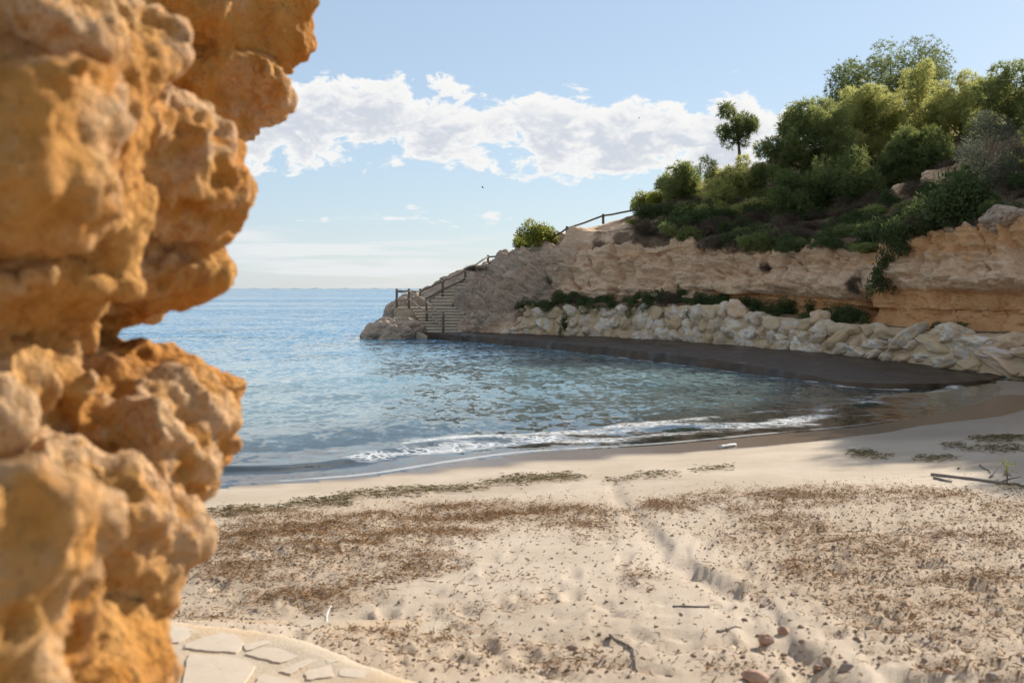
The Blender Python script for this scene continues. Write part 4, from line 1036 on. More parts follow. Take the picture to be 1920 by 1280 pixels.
for a, b in ((pE, pF), (pF, pG), (pG, pH), (pH, pI)):
    lr += [(along(a, 0.86), along(b, 0.86)), (along(a, 0.38), along(b, 0.38))]
lr.append((along(pA, 0.86), along(pE, 0.86)))
railing('timber_railing', 'dark timber railing climbing the upper steps on the sea side', [pE, pF, pG, pH, pI], lr, rail_mats=[0] * 9)
pJ, pK, pL, pM_ = pp(1063, 424, 446, 52.2), pp(1131, 401, 420, 51.8), pp(1196, 388, 412, 51.6), pp(1040, 436, 462, 53.0)
railing('timber_railing', 'single-rail timber fence along the top of the headland ridge', [pM_, pJ, pK, pL],
        [(along(pM_, 0.75), along(pJ, 0.80)), (along(pJ, 0.80), along(pK, 0.82)), (along(pK, 0.82), along(pL, 0.82))], rail_mats=[0, 0, 0])

# ------------------------------------------------------------------ paved corner with flagstones
xs = np.arange(-4.2, 2.2, 0.045); ys = np.arange(0.3, 6.0, 0.036); GX, GY = np.meshgrid(xs, ys); xy = np.c_[GX.ravel(), GY.ravel()]
pi_ = pave_in(xy); p3 = np.c_[xy, np.zeros(len(xy))]
pin = pi_ + 0.06 * fbm(p3, 2.5, 3, seed=140)
pz = ZP - 0.004 + 0.002 * fbm(p3, 1.6, 3, seed=141) - 0.20 * sstep(0.06, -0.16, pin) + 0.010 * np.exp(-((pin - 0.16) / 0.09) ** 2) * (0.6 + noise(p3, 3, 142)) + 0.006 * fbm(p3, 9, 2, seed=143) * sstep(0.30, 0.08, pin)
paving = tag(obj('paved_path', mesh_from('paved_path', np.c_[xy, pz], grid_faces(len(ys), len(xs))), M['paving']), kind='structure')
FLAGS = [[(300, 1170), (345, 1174), (374, 1184), (336, 1204), (300, 1207)], [(350, 1206), (408, 1184), (444, 1190), (458, 1204), (446, 1223), (400, 1221), (344, 1215)],
         [(456, 1209), (498, 1200), (512, 1204), (462, 1220)], [(458, 1226), (492, 1213), (560, 1217), (586, 1223), (528, 1243), (500, 1237)],
         [(522, 1258), (575, 1235), (606, 1233), (566, 1252), (545, 1264)], [(610, 1236), (638, 1239), (612, 1245)], [(636, 1252), (690, 1256), (682, 1272), (636, 1268)],
         [(570, 1258), (622, 1247), (626, 1268), (575, 1275)], [(350, 1225), (440, 1230), (480, 1246), (455, 1290), (340, 1290)], [(490, 1262), (560, 1275), (570, 1330), (480, 1340), (462, 1300)],
         [(590, 1285), (690, 1282), (730, 1330), (600, 1345)], [(240, 1165), (292, 1168), (292, 1210), (250, 1215)], [(340, 1305), (450, 1310), (470, 1380), (330, 1390)]]
rf = np.random.RandomState(8)
for poly in FLAGS:
    w_ = on_pave([p[0] for p in poly], [p[1] for p in poly]); cen = w_.mean(0); n = len(w_)
    ring = []
    for i in range(n):
        a, b = w_[i], w_[(i + 1) % n]
        for k in range(5): ring.append(a + (b - a) * (k / 5 if k else 0.06) + rf.randn(2) * 0.0025)
    ring = np.array(ring); m = len(ring)
    def lay(sc_, z): return np.c_[cen + (ring - cen) * sc_, z + 0.0006 * noise(np.c_[ring, np.zeros(m)], 9, 150)]
    V = np.concatenate([lay(1.0, ZP - 0.05), lay(1.0, ZP - 0.001), lay(0.985, ZP + 0.003), lay(0.5, ZP + 0.004), lay(0.02, ZP + 0.004)]); V[:, :2] -= cen
    Q = [(l * m + i, l * m + (i + 1) % m, (l + 1) * m + (i + 1) % m, (l + 1) * m + i) for l in range(4) for i in range(m)]
    obj('flagstone', mesh_from('flagstone', V, np.array(Q), False), M['flag'], paving, (cen[0], cen[1], 0))

# ------------------------------------------------------------------ foliage builders
def needles(points, outward, n, L, wd, rs, tone):
    """bursts of thin triangles; points (k,3), outward (k,3)"""
    k = len(points); d = rs.randn(k, n, 3); d /= np.linalg.norm(d, axis=2)[..., None]
    d = d + 0.75 * outward[:, None] + np.array([0, 0, 0.25]); d /= np.linalg.norm(d, axis=2)[..., None]
    s = np.cross(d, rs.randn(k, n, 3)); s /= np.linalg.norm(s, axis=2)[..., None]
    ln = L * (0.6 + 0.7 * rs.rand(k, n, 1)); base = points[:, None] + d * 0.02
    a = base - s * wd * 0.5; b = base + s * wd * 0.5; c = base + d * ln
    V = np.stack([a, c, b], 2).reshape(-1, 3)
    Fc = np.arange(len(V)).reshape(-1, 3)
    return V, Fc, np.repeat(np.clip(tone, 0, 1), n * 3)
def leaves(points, outward, L, wd, rs, tone):
    k = len(points); d = rs.randn(k, 3) + 0.6 * outward + np.array([0, 0, 0.2]); d /= np.linalg.norm(d, axis=1)[:, None]
    s = np.cross(d, rs.randn(k, 3)); s /= np.linalg.norm(s, axis=1)[:, None]; ln = L * (0.6 + 0.8 * rs.rand(k, 1)); w2 = wd * (0.6 + 0.8 * rs.rand(k, 1))
    V = np.stack([points, points + d * ln * 0.5 - s * w2 * 0.5, points + d * ln, points + d * ln * 0.5 + s * w2 * 0.5], 1).reshape(-1, 3)
    return V, np.arange(len(V)).reshape(-1, 4), np.repeat(np.clip(tone, 0, 1), 4)
def pads_points(pads, count, rs, flat_bottom=True):
    """scatter points through the outer shell of flattened foliage pads"""
    vol = np.array([p[1][0] * p[1][1] for p in pads]) ** 1.0; pick = rs.choice(len(pads), count, p=vol / vol.sum())
    c = np.array([p[0] for p in pads])[pick]; r = np.array([p[1] for p in pads])[pick]
    u = rs.randn(count, 3); u /= np.linalg.norm(u, axis=1)[:, None]
    u[:, 2] = np.where(u[:, 2] < -0.25, -u[:, 2] * 0.6, u[:, 2]) if flat_bottom else u[:, 2]
    rad = (0.35 + 0.65 * rs.rand(count, 1) ** 0.5) * (1 + 0.22 * rs.randn(count, 1) * 0.6)
    return c + u * r * rad, u, pick
def pine(name, label, px, D, crown, mat, seed, shape='round', n=1700, group=None, base=None, lean=0.0, npads=None, nl=0.18):
    """crown = (left px, right px, top row, bottom row) as seen at distance D"""
    rs = np.random.RandomState(seed); n = int(n * 1.9)
    l, r_, tp, bt = crown; cx = (l + r_) / 2
    b = hill_at(px, D) if base is None else np.array(base, float)
    Wd = (r_ - l) / F * D; top = H - (tp - HZ) / F * D; bot = H - (bt - HZ) / F * D; hh = top - bot; c0 = np.array([(cx - 960) / F * D, D, 0])
    k = npads or int(np.clip(16 + Wd * 8, 18, 70)); pads = []
    for i in range(k):
        for _try in range(40):
            u = rs.uniform(-1, 1); v = rs.uniform(-1, 1); t = rs.rand()
            if shape == 'cone': lim = 0.12 + 0.88 * (1 - t) ** 0.8
            elif shape == 'umbrella': lim = math.sqrt(max(0.02, 1 - (1.15 * t - 0.15) ** 2)) * (0.55 + 0.45 * min(1, t * 2.2))
            else: lim = math.sqrt(max(0.03, 1 - (2 * t - 0.85) ** 2 / 1.35))
            if math.hypot(u, v) <= lim and (math.hypot(u, v) > lim * 0.45 or rs.rand() < 0.35): break
        pr = Wd * (0.055 + 0.06 * rs.rand()) + 0.13
        if shape == 'cone': pr *= 0.75 + 0.5 * (1 - t)
        cz = bot + hh * (0.06 + 0.90 * t) - pr * 0.25
        pads.append((np.array([c0[0] + u * Wd * 0.46, D + v * Wd * 0.42, cz]), np.array([pr, pr, pr * (0.85 + 0.35 * rs.rand())])))
    pts, out, pick = pads_points(pads, n, rs, False)
    ptone = rs.rand(len(pads)) * 0.75 - 0.1
    zrel = (pts[:, 2] - bot) / max(hh, 0.1)
    tone = ptone[pick] + 0.5 * rs.rand(len(pts))
    V, Fc, tn = needles(pts, out, 8, nl, 0.028, rs, tone)
    root = thing(name, label, 'tree', tuple(b - np.array([0, 0, 0.15])), group); org = np.array(root.location)
    obj('crown', mesh_from('crown', V - org, Fc, False, {'tone': tn}), mat, root)
    mb = MB(); tb = np.array(root.location); tt_ = np.array([c0[0] + lean, D, top - 0.25 * hh]); kk = np.linspace(0, 1, 9)
    path = tb + kk[:, None] * (tt_ - tb); path[:, 0] += 0.14 * np.sin(kk * 5 + seed) * np.linalg.norm(tt_ - tb) / 5; path[:, 1] += 0.1 * np.cos(kk * 4 + seed)
    r0 = 0.035 + 0.022 * np.linalg.norm(tt_ - tb); mb.tube(path - org, r0 * (1 - 0.82 * kk), 8)
    for (pc, pr) in pads:
        j = int(np.clip(np.searchsorted(path[:, 2], pc[2] - 0.5 * np.hypot(*(pc[:2] - path[4, :2])) - 0.1), 1, 8)); s = path[j]
        mid = (s + pc) / 2 + np.array([0, 0, -0.08]) + 0.08 * rs.randn(3)
        ks = np.linspace(0, 1, 5)[:, None]; pa = (1 - ks) ** 2 * s + 2 * ks * (1 - ks) * mid + ks ** 2 * pc
        mb.tube(pa - org, r0 * (1 - 0.82 * j / 8) * 0.5 * np.linspace(1, 0.25, 5) + 0.006, 5)
    obj('trunk', mb.build('trunk'), M['bark'], root)
    return root
def shrub_mesh(seed, n, L, wd, asp=(1, 1, 0.75), lobes=9, droop=0.0, spiky=False):
    rs = np.random.RandomState(seed); pads = []
    for i in range(lobes):
        u = rs.randn(3) * np.array([0.45, 0.45, 0.28]); u[2] = abs(u[2]) * 1.2 + 0.25
        pr = 0.30 + 0.25 * rs.rand(); u[2] -= droop * np.hypot(u[0], u[1]); pads.append((u * np.array(asp), np.array([pr, pr, pr * 0.85]) * np.array(asp)))
    pts, out, pick = pads_points(pads, n, rs, False)
    pt = rs.rand(lobes) * 0.45; tone = pt[pick] + 0.55 * rs.rand(n)
    if spiky: V, Fc, tn = needles(pts[:n // 4], out[:n // 4], 6, L, wd, rs, tone[:n // 4])
    else: V, Fc, tn = leaves(pts, out, L, wd, rs, tone)
    mb = MB()
    for (c, r_) in pads:
        ks = np.linspace(0, 1, 4)[:, None]; pa = ks * c + np.array([[0, 0, -0.1]]) * (1 - ks); mb.tube(pa, [0.022, 0.018, 0.012, 0.006], 5)
    return mesh_from('foliage', V, Fc, False, {'tone': tn}), mb.build('stems')
SHV = {}
def shrub(name, label, pos, size, kind='shrub', var=0, group=None, rz=0.0, cat='shrub'):
    key = (kind, var)
    if key not in SHV:
        cfg = {'shrub': (3600, 0.12, 0.06, (1, 1, 0.8), 12, 0.0, False), 'bright': (5200, 0.11, 0.06, (1, 1, 0.9), 14, 0.0, False), 'twig': (2400, 0.34, 0.016, (1, 1, 0.7), 9, 0.0, True),
               'trail': (2800, 0.12, 0.07, (1.2, 0.6, 1.0), 12, 0.9, False), 'pine_light': (2800, 0.22, 0.035, (1, 1, 1.0), 10, 0.0, True), 'pine': (2800, 0.22, 0.035, (1, 1, 0.9), 10, 0.0, True)}[kind]
        mf, ms = shrub_mesh(900 + var * 7 + sum(map(ord, kind)), *cfg)
        mf.materials.append(M['shrub' if kind == 'trail' else kind]); ms.materials.append(M['bark']); SHV[key] = (mf, ms)
    mf, ms = SHV[key]
    root = thing(name, label, cat, tuple(pos), group)
    for nm, me in (('foliage', mf), ('stems', ms)):
        o = obj(nm, me, None, root)
    root.scale = (size[0], size[1], size[2]); root.rotation_euler = (0, 0, rz); return root

ORD = ['first', 'second', 'third', 'fourth', 'fifth', 'sixth', 'seventh', 'eighth', 'ninth', 'tenth', 'eleventh', 'twelfth', 'thirteenth', 'fourteenth', 'fifteenth', 'sixteenth', 'seventeenth', 'eighteenth', 'nineteenth']
TENS = ['', '', 'twenty', 'thirty', 'forty', 'fifty', 'sixty', 'seventy', 'eighty', 'ninety']
def ordinal(n):
    if n < 20: return ORD[n - 1]
    t, u = divmod(n, 10)
    return TENS[t][:-1] + 'ieth' if u == 0 else TENS[t] + '-' + ORD[u - 1]
def number_row(objs, text):
    """label look-alikes by their order from the left as seen in the photo"""
    objs = sorted(objs, key=lambda o: o.location.x / o.location.y)
    for k, o in enumerate(objs): o['label'] = text % ordinal(k + 1)
# ------------------------------------------------------------------ pines
pine('pine_tree', 'tallest dark umbrella pine crowning the hilltop at right', 1650, 57.5, (1525, 1815, 68, 262), M['pine_dark'], 501, 'umbrella', 5200, npads=60)
pine('pine_tree', 'small lone pine with bare trunk standing against the cloud', 1385, 50.5, (1340, 1420, 188, 266), M['pine_dark'], 502, 'round', 620, npads=20)
pine('pine_tree', 'sunlit yellow-green pine with pointed top under the tallest pine', 1722, 49.5, (1640, 1805, 100, 310), M['pine_light'], 503, 'cone', 3300)
pine('pine_tree', 'sunlit pale green pine left of the pointed pine', 1625, 50.0, (1545, 1705, 150, 335), M['pine_light'], 504, 'round', 3200)
pine('pine_tree', 'pale green pine right of the pointed pine', 1800, 48.0, (1735, 1875, 132, 305), M['pine_light'], 505, 'round', 2900)
pine('pine_tree', 'green pine at the right edge of the photo on the hilltop', 1890, 44.5, (1815, 1995, 104, 310), M['pine'], 506, 'round', 3300)
pine('pine_tree', 'layered dark pine leaning out left of the sunlit pines', 1525, 48.0, (1440, 1615, 178, 350), M['pine'], 507, 'umbrella', 3400)
pine('pine_tree', 'bushy pine below the small lone pine', 1372, 48.0, (1306, 1428, 276, 402), M['pine_light'], 508, 'round', 2000)
pine('pine_tree', 'low spreading pine at the left end of the wood', 1280, 50.0, (1230, 1325, 308, 388), M['pine'], 509, 'umbrella', 1500)
pine('pine_tree', 'mid-green pine between the lone pine and the layered pine', 1445, 47.0, (1405, 1500, 255, 395), M['pine'], 510, 'round', 1900)
pine('pine_tree', 'shaded pine with sprawling boughs in the middle of the slope', 1590, 43.0, (1490, 1680, 285, 400), M['pine_dark'], 511, 'umbrella', 2800)
pine('pine_tree', 'dark shaded pine under the pointed pine', 1715, 42.5, (1640, 1800, 240, 360), M['pine_dark'], 512, 'umbrella', 2600)
pine('pine_tree', 'shaded pine low on the slope beneath the layered pine', 1480, 43.5, (1420, 1560, 325, 420), M['pine_dark'], 513, 'umbrella', 1900)
SIDE = []
for k, (px, D, tp) in enumerate([(2060, 36, 0), (2180, 33, -90), (2300, 30.5, -170), (2400, 28.5, -215), (2500, 26.5, -250), (2600, 25, -285), (2330, 36, -120), (2480, 31, -210)]):
    W_ = 5.6 / D * F
    if k < 2:
        o = pine('pine_tree', 'pine of the hill wood standing out of view to the right', px, D, (px - W_ / 2, px + W_ / 2, tp, tp + 0.95 * W_), M['pine_dark'], 520 + k, 'umbrella', 4600, group='pines beyond the right edge')
        SIDE.append((o, P(px, tp, D)))
    else:
        src, top0 = SIDE[k % 2]; dl = P(px, tp, D) - top0; o = src.copy(); COL.objects.link(o); o.location = src.location + Vector(dl)
        for ch in src.children: c = ch.copy(); COL.objects.link(c); c.parent = o

# olive tree, grey-green
rs = np.random.RandomState(77); b = hill_at(1852, 35.0); oD = 35.0
pads = []
for i in range(26):
    u, v, t = rs.uniform(-1, 1), rs.uniform(-1, 1), rs.rand()
    pads.append((np.array([(1855 - 960) / F * oD + u * 0.85 * math.sqrt(1 - (t * 0.9) ** 2), oD + v * 0.7, H - (345 - HZ) / F * oD + t * 2.1]), np.array([0.34, 0.34, 0.30])))
pts, out, pick = pads_points(pads, 5200, rs, False)
V, Fc, tn = leaves(pts, out, 0.13, 0.028, rs, rs.rand(26)[pick] * 0.5 + 0.5 * rs.rand(5200))
ol = thing('olive_tree', 'grey-green wild olive tree with thin leaning trunk at right', 'tree', tuple(b)); org = np.array(ol.location)
obj('crown', mesh_from('crown', V - org, Fc, False, {'tone': tn}), M['olive'], ol)
mb = MB(); ks = np.linspace(0, 1, 6)[:, None]; tp_ = np.array([(1845 - 960) / F * oD, oD, H - (290 - HZ) / F * oD])
path = b - np.array([0, 0, 0.2]) + ks * (tp_ - b) + np.array([[0.08, 0, 0]]) * np.sin(ks * 4); mb.tube(path - org, np.linspace(0.07, 0.035, 6), 7)
for c, r_ in pads: mb.tube(np.array([path[-2], (path[-2] + c) / 2 + 0.05, c]) - org, [0.013, 0.009, 0.004], 5)
obj('trunk', mb.build('trunk'), M['bark'], ol)

# ------------------------------------------------------------------ shrubs
def hp(px, row, t0=0, t1=7.6):
    """headland surface point seen at (px,row)"""
    c = int(np.argmin(np.abs(cols - px))); pr = HZ - (HP2[:, c, 2] - H) / HP2[:, c, 1] * F
    ok = (tt >= t0) & (tt <= t1); j = np.where(ok)[0][np.argmin(np.abs(pr[ok] - row))]; return HP2[j, c].copy()
def sh(px, row, w_px, h_px, kind, var, label, group=None, name='shrub', t0=0, t1=7.6, lift=0.0):
    p = hp(px, row, t0, t1); D = p[1]; s = w_px / F * D / 1.9; sz = h_px / F * D / 1.25
    p[2] += lift - 0.06
    return shrub(name, label, p, (s, s, sz), kind, var, group, rz=random.random() * 6.28)
sh(1012, 456, 70, 50, 'bright', 0, 'round bright green bush on the ridge left of the fence', name='round_bush', t0=5)
sh(985, 462, 46, 30, 'bright', 1, 'small bush spilling down the ridge left of the round bush', name='round_bush', t0=5)
sh(1205, 394, 50, 40, 'bright', 2, 'yellow-green bush at the right end of the ridge fence', t0=5.5)
sh(1240, 388, 60, 42, 'bright', 0, 'yellow-green bush between the ridge fence and the low pine', t0=5.5)
sh(1195, 420, 36, 16, 'bright', 1, 'low yellow patch of scrub below the ridge fence', t0=4.5)
sh(1335, 402, 70, 34, 'pine_light', 0, 'sunlit young pine scrub below the bushy pine', t0=4.5)
sh(1415, 400, 70, 36, 'pine_light', 1, 'sunlit young pine scrub right of the bushy pine', t0=4.5)
sh(1030, 532, 30, 30, 'shrub', 0, 'single dark tuft growing on the bare cliff at left', t0=1.5, t1=5)
sh(1776, 415, 150, 110, 'shrub', 1, 'large dark rounded bush below the olive tree', name='dark_bush', t0=4)
sh(1690, 470, 70, 100, 'shrub', 2, 'dark bush hanging over the cliff edge beside the large rounded bush', name='dark_bush', t0=3.4, t1=6)
sh(1668, 520, 50, 70, 'trail', 0, 'dark creeper hanging down the gully in the cliff', name='creeper', t0=1.5, t1=4.2)
sh(1605, 545, 40, 40, 'twig', 0, 'dry brush growing in the dark cleft of the cliff', t0=1.5, t1=4)
sh(1430, 505, 34, 22, 'twig', 1, 'dry tuft on the cliff face left of the cleft', t0=1.5, t1=4)
sh(1280, 432, 90, 40, 'shrub', 0, 'green bush on the cliff top left of the shaded scrub', t0=4)
sh(900, 492, 40, 16, 'twig', 2, 'dry grass tuft on the rock beside the upper railing', t0=5)
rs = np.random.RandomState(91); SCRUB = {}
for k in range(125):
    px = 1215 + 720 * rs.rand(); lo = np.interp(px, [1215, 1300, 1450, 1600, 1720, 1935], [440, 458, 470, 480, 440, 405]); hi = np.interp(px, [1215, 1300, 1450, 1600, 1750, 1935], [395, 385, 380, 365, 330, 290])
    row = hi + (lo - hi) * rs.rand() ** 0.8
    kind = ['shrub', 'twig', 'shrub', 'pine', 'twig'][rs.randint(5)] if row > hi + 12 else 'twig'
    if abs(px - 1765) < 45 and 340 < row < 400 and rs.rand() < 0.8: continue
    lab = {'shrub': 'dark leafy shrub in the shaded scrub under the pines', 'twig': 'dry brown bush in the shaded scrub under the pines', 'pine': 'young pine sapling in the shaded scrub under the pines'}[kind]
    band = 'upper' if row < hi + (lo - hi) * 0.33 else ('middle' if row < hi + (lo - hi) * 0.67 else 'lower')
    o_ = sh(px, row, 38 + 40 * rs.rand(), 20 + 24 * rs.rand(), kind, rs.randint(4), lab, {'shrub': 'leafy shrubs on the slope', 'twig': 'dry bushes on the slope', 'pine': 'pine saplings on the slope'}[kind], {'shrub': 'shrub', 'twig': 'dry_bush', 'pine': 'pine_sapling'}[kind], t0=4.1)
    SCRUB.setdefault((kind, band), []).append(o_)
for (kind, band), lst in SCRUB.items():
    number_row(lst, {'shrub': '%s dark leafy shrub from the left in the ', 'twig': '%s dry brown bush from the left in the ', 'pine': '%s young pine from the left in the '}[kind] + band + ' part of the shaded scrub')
LEDGE = []
# greenery on the ledge above the boulder wall
for k in range(46):
    px = 985 + 640 * (k + rs.rand() * 0.8) / 46
    if 1470 < px < 1500: continue
    t = 0.15 + 0.9 * rs.rand(); p = hill_pt(px, t); D = p[1]
    s = (0.34 + 0.22 * rs.rand()); p[2] -= 0.05
    kind = 'trail' if rs.rand() < 0.5 else ('shrub' if rs.rand() < 0.8 else 'twig')
    LEDGE.append(shrub('ledge_plant', 'low green plant on the ledge between cliff and boulder wall', p, (s, s * 0.8, s * (0.75 + 0.4 * rs.rand())), kind, rs.randint(4), 'plants on the wall ledge', rs.rand() * 6.28, 'plant'))
number_row(LEDGE, '%s plant from the left on the ledge above the boulder wall')
for px, dz, s, lab in [(1258, -0.35, 0.5, 'creeper draped over the middle of the boulder wall'), (1390, -0.45, 0.62, 'long dark creeper hanging down the boulder wall'), (1535, -0.35, 0.6, 'creeper hanging down the right part of the boulder wall'),
                       (1070, -0.15, 0.4, 'creeper over the left part of the boulder wall')]:
    p = hill_pt(px, 0.0); p[1] -= 0.45; p[0] -= 0.25; p[2] += dz - 0.1
    shrub('creeper', lab, p, (s * 0.62, s * 0.5, s * 1.35), 'trail', 1, None, 0.5, 'creeper')
for px in (1760, 1800): 
    p = hill_pt(px, 0.4); shrub('cliff_plant', ('left' if px < 1780 else 'right') + ' one of two sparse dark plants at the clay cliff foot', p, (0.42, 0.3, 0.22), 'shrub', 3, 'plants at the clay foot', px, 'plant')
# pale slabs showing through the scrub
for k, (px, row, w_, h_, lab) in enumerate([(1765, 335, 62, 42, 'large pale rock slab showing through the scrub left of the olive'), (1690, 362, 32, 20, 'small pale rock in the scrub below the shaded pine'), (1610, 372, 60, 14, 'flat brown rock ledge in the shaded scrub')]):
    p = hp(px, row, 4.0, 7.6); D = p[1]
    nose_rock('rock_slab', lab, tuple(p + np.array([0, -0.2, 0.0])), (w_ / F * D * 0.62, 0.6, h_ / F * D * 0.50), 600 + k, M['hill'], -0.35 if k == 0 else -0.1, 0.3, 0.0)
p = hp(1885, 408, 4.0, 7.6)
nose_rock('conglomerate_block', 'grey conglomerate block on the cliff edge at right', tuple(p + np.array([0, 0.1, -0.05])), (0.55, 0.55, 0.36), 330, M['hill'], -0.15)

# ------------------------------------------------------------------ seaweed strewn on the beach
def sand_z(xy):
    return sand_look(np.atleast_2d(np.asarray(xy, float)))
def strands(name, label, cat, cand, dens_fn, L, wd, mat, seed, lift, tl=0.35):
    rs = np.random.RandomState(seed)
    xy = cand; zz, s, lit, wet, ro, wr = sand_look(xy); dn = dens_fn(lit, wr, ro, xy)
    keep = (rs.rand(len(xy)) < dn) & (pave_in(xy) < -0.02) & (s > 0.6)
    xy = xy[keep]; z = zz[keep]; k = len(xy)
    an = rs.rand(k) * 6.28; tilt = rs.randn(k) * tl; ln = L * (0.3 + 0.9 * rs.rand(k) + 1.6 * rs.rand(k) ** 6); bend = rs.randn(k) * 0.7
    w2 = wd * (0.6 + 0.8 * rs.rand(k)); c = np.c_[xy, z + lift * rs.rand(k) + 0.004]
    d1 = np.c_[np.cos(an) * np.cos(tilt), np.sin(an) * np.cos(tilt), np.sin(tilt)]; d2 = np.c_[np.cos(an + bend) * np.cos(tilt), np.sin(an + bend) * np.cos(tilt), -np.sin(tilt)]
    s1 = np.cross(d1, np.c_[rs.randn(k, 2) * 0.5, np.ones(k)]); s1 /= np.linalg.norm(s1, axis=1)[:, None]
    a = c - d1 * ln[:, None] * 0.5; b = c; e = c + d2 * ln[:, None] * 0.5; sw = s1 * w2[:, None] * 0.5
    V = np.stack([a - sw * 0.5, a + sw * 0.5, b - sw, b + sw, e - sw * 0.4, e + sw * 0.4], 1).reshape(-1, 3)
    V[:, 2] += 0.0
    i = np.arange(k)[:, None] * 6; Fc = np.concatenate([i + np.array([0, 2, 3, 1]), i + np.array([2, 4, 5, 3])])
    tone = np.repeat(rs.rand(k), 6)
    return tag(obj(name, mesh_from(name, V, Fc, False, {'tone': tone}), mat), label, cat, kind='stuff')
rs = np.random.RandomState(17)
def cands(n, y0, y1):
    y = y0 + (y1 - y0) * rs.rand(n); u = rs.uniform(-0.36, 0.52, n); keep = rs.rand(n) < y / y1; return np.c_[u * y, y][keep]
strands('dry_seaweed', 'brown dry seaweed litter strewn in bands over the sand', 'seaweed', cands(420000, 3.8, 11.5),
        lambda l, w_, r, xy: 0.85 * np.clip(l - w_, 0, 1) ** 1.2 * 1.1 + 0.05 * r * (0.3 + 0.7 * (np.sin(xy[:, 0] * 2.1 + xy[:, 1] * 1.3) > 0)) + 0.012, 0.042, 0.007, M['weed'], 18, 0.018)
strands('green_wrack', 'olive green seaweed wrack lying along the upper swash line', 'seaweed', cands(260000, 8.0, 21.0),
        lambda l, w_, r, xy: 0.9 * w_ ** 0.8, 0.075, 0.013, M['wrack'], 19, 0.03, 0.14)

# grit and crumbs of sand
rsg = np.random.RandomState(29); cd = cands(60000, 3.6, 10.5); zz, s, lit, wet, ro, wr = sand_look(cd)
keep = (rsg.rand(len(cd)) < 0.06 + 0.32 * ro + 0.2 * lit) & (s > 0.8) & (pave_in(cd) < -0.02); cd = cd[keep]; zz = zz[keep]
OV = np.array([[1, 0, 0], [-1, 0, 0], [0, 1, 0], [0, -1, 0], [0, 0, 1], [0, 0, -1]], float)
OF = np.array([[0, 2, 4], [2, 1, 4], [1, 3, 4], [3, 0, 4], [2, 0, 5], [1, 2, 5], [3, 1, 5], [0, 3, 5]])
k = len(cd); sz = 0.004 + 0.012 * rsg.rand(k, 1, 1) ** 3; V = OV[None] * sz * (0.6 + 0.8 * rsg.rand(k, 6, 1)) * np.array([1, 1, 0.7]); an = rsg.rand(k) * 6.28
Vx = V[..., 0] * np.cos(an)[:, None] - V[..., 1] * np.sin(an)[:, None]; Vy = V[..., 0] * np.sin(an)[:, None] + V[..., 1] * np.cos(an)[:, None]
V = np.stack([Vx + cd[:, :1], Vy + cd[:, 1:], V[..., 2] + zz[:, None] + 0.003], -1).reshape(-1, 3); Fc = (np.arange(k)[:, None, None] * 6 + OF[None]).reshape(-1, 3)
tag(obj('grit', mesh_from('grit', V, Fc, False), M['pebble']), 'fine grit and shell crumbs scattered over the trampled sand', 'grit', kind='stuff')

# ------------------------------------------------------------------ stones, pebbles and driftwood
def beach_pt(px, py):
    xy = on_ground([(px, py)]); z = sand_z(xy)[0][0]; return np.array([xy[0, 0], xy[0, 1], z])
STONES = [(1437, 1196, 36, 24, 'redstone', 'pointed reddish stone lying in the run-off channel'), (1470, 1184, 28, 22, 'redstone', 'rounded reddish stone against the bank of the run-off channel'),
          (1415, 1276, 56, 26, 'redstone', 'large flat pinkish stone at the bottom edge of the sand'), (1590, 1262, 44, 24, 'greystone', 'flat brown stone with pale rim half buried below the bank'),
          (1552, 1256, 24, 20, 'pebble', 'pale round pebble left of the flat brown stone'), (1534, 1252, 22, 24, 'pebble', 'pale pebble stuck in the lower channel bank'),
          (1888, 892, 18, 9, 'greystone', 'smooth grey stone near the end of the long stick'), (1824, 1150, 20, 14, 'redstone', 'brown stone alone on the trampled sand at right'),
          (1757, 1216, 16, 14, 'pebble', 'small round tan stone in the coarse sand at lower right'), (1860, 1268, 24, 14, 'greystone', 'grey pebble near the lower right corner'),
          (1842, 1258, 20, 12, 'pebble', 'tan pebble touching the grey pebble at lower right'), (1836, 1275, 22, 10, 'pebble', 'white flat pebble at the lower right edge'),
          (1780, 1274, 26, 14, 'redstone', 'orange stone at the bottom edge below the coarse sand')]
for k, (px, py, w_, h_, mt, lab) in enumerate(STONES):
    p = beach_pt(px, py); D = p[1]; w_ *= 0.85; h_ *= 0.85; a = w_ / F * D * 0.5; me = stone_mesh(700 + k, (a, a * 0.85, max(h_ / F * D * 0.5, a * 0.45)), ICO3, 0.12, 7)
    o = obj('stone', me, M[mt], loc=(p[0], p[1], p[2] + h_ / F * D * 0.22)); o.rotation_euler = (0, 0.1, random.random() * 3); tag(o, lab, 'stone')
pv = [stone_mesh(760 + k, (1, 0.8, 0.55), ICO2, 0.12, 6) for k in range(6)]
for me in pv: me.materials.append(M['pebble'])
rs = np.random.RandomState(41)
zones = [(1560, 1920, 1040, 1275, 46, 'small pebble on the trampled sand at the right', 'pebbles at the right'), (1380, 1520, 1120, 1275, 26, 'small pebble in the bed of the run-off channel', 'pebbles in the channel'),
         (1000, 1360, 1120, 1275, 22, 'small pebble on the smooth sand left of the channel', 'pebbles left of the channel')]
for x0, x1, y0, y1, n, lab, grp in zones:
    PB = []
    pxy = np.c_[x0 + (x1 - x0) * rs.rand(n), y0 + (y1 - y0) * rs.rand(n)]; W_ = on_ground(pxy); Z = sand_look(W_)[0]
    for (x, y), z in zip(W_, Z):
        s = 0.009 + 0.013 * rs.rand() ** 2; o = obj('pebble', pv[rs.randint(6)], None, loc=(x, y, z + s * 0.2)); o.scale = (s, s, s); o.rotation_euler = (0.2 * rs.randn(), 0.2 * rs.randn(), rs.rand() * 6.28); tag(o, lab, 'pebble', grp); PB.append(o)
    number_row(PB, '%s ' + lab.replace('pebble', 'pebble from the left'))
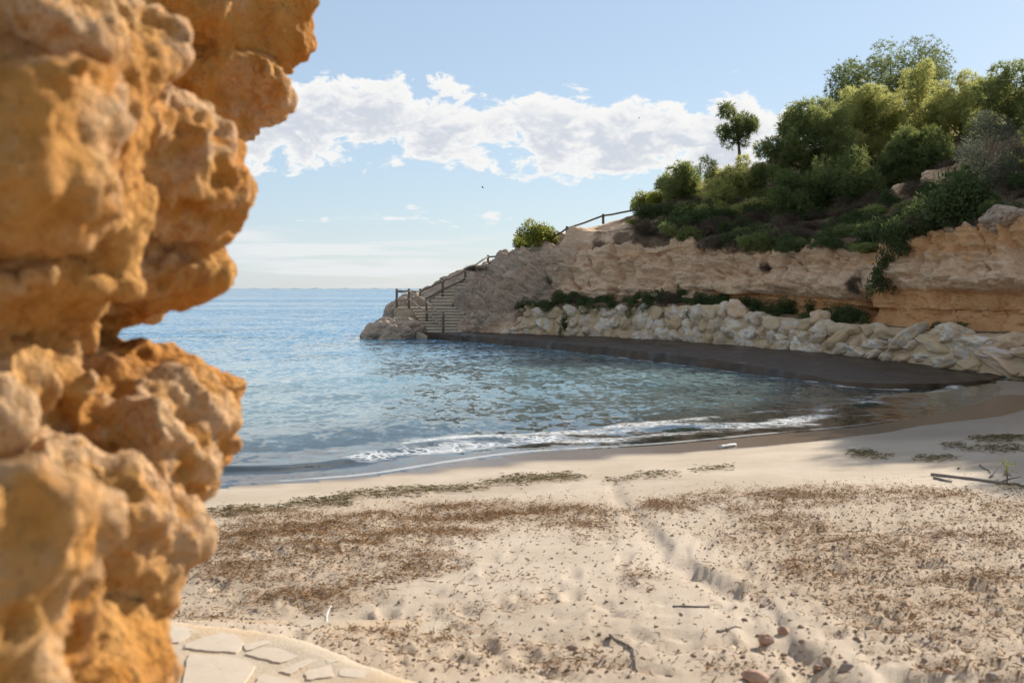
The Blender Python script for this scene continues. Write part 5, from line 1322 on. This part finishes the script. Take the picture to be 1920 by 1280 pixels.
def stick(a, b, r, label, seed, mat='drift', name='driftwood_stick', fork=False, lift=0.0):
    pa, pb = beach_pt(*a), beach_pt(*b); rs_ = np.random.RandomState(seed); ks = np.linspace(0, 1, 9)
    path = pa + ks[:, None] * (pb - pa); L = np.linalg.norm(pb - pa); path[:, :2] += 0.025 * L * np.cumsum(rs_.randn(9, 2), 0) * 0.5
    path[:, 2] = np.maximum(path[:, 2], sand_look(path[:, :2])[0] * 0.7 + path[:, 2] * 0.3) + r * 0.7 + lift * ks
    mb = MB(); o0 = path[0].copy(); mb.tube(path - o0, r * np.linspace(1, 0.55, 9) * (1 + 0.1 * rs_.randn(9)), 7)
    if fork:
        q = path[5]; e = q + np.array([0.12 * L, -0.1 * L, 0.06 * L]); mb.tube(np.array([q, (q + e) / 2 + 0.01, e]) - o0, [r * 0.6, r * 0.45, r * 0.2], 6)
    return tag(obj(name, mb.build(name), M[mat], loc=tuple(o0)), label, 'stick')
stick((1742, 891), (1916, 915), 0.019, 'long thick driftwood stick lying on the sand at right', 1, fork=True)
stick((1752, 897), (1788, 905), 0.016, 'short stick beside the left end of the long stick', 2)
stick((1795, 879), (1800, 872), 0.012, 'thin bent twig above the long stick', 3)
stick((1838, 872), (1862, 888), 0.010, 'curved twig behind the long stick', 4)
stick((1855, 897), (1876, 890), 0.011, 'forked twig reaching up right of the long stick', 5, lift=0.10)
stick((1145, 1195), (1188, 1225), 0.010, 'dark bent twig on the smooth sand left of the channel', 6)
stick((1186, 1222), (1190, 1256), 0.011, 'dark upright root strand below the bent twig', 7)
stick((1345, 1190), (1388, 1180), 0.009, 'thin grey stick left of the pointed reddish stone', 8)
stick((612, 1175), (620, 1158), 0.006, 'short white straw sticking up near the paving', 9, 'white', lift=0.06)
stick((1350, 840), (1380, 836), 0.032, 'bleached white log at the edge of the wash', 10, 'white', 'white_log')
stick((1260, 1138), (1330, 1140), 0.007, 'thin straight twig on the smooth sand', 11)
# little yellow-topped sprig by the stick
p = beach_pt(1887, 914); mb = MB(); mb.tube(np.array([[0, 0, -0.03], [0.01, 0, 0.10], [0, 0.01, 0.2]]), [0.008, 0.007, 0.004], 5)
sp = thing('sprig', 'small sprig with yellow leaves standing in the sand by the long stick', 'plant', tuple(p)); obj('stem', mb.build('stem'), M['bark'], sp)
rs = np.random.RandomState(3); pt = np.array([0, 0, 0.19]) + 0.03 * rs.randn(26, 3); V, Fc, tn = leaves(pt, rs.randn(26, 3), 0.035, 0.02, rs, rs.rand(26)); obj('leaves', mesh_from('leaves', V, Fc, False, {'tone': tn}), M['bright'], sp)

# ------------------------------------------------------------------ a small bird over the sea
def bird(px, py, D, label, s, roll):
    p = P(px, py, D); V, Fc = ICO2; V = V.copy(); x, y, z = V.T
    # continuous body: elongated trunk, wings pulled out of its flanks, tail fan
    body = np.c_[x * 0.06, y * 0.20, z * 0.055]
    wing = np.clip(np.abs(x) - 0.55, 0, 1) / 0.45; sg = np.sign(x)
    body[:, 0] += sg * wing ** 1.2 * 0.42; body[:, 1] = body[:, 1] * (1 - 0.3 * wing) - 0.10 * wing ** 2; body[:, 2] = body[:, 2] * (1 - 0.75 * wing) + 0.13 * np.sin(wing * 2.4)
    o = obj('bird', mesh_from('bird', body * s, Fc), M['bird'], loc=tuple(p)); o.rotation_euler = (0.1, roll, 1.2); return tag(o, label, 'bird')
bird(905, 352, 70, 'tiny dark bird flying above the sea below the cloud', 0.34, 0.3)
bird(1198, 222, 85, 'tiny dark bird in front of the cloud', 0.32, -0.3)
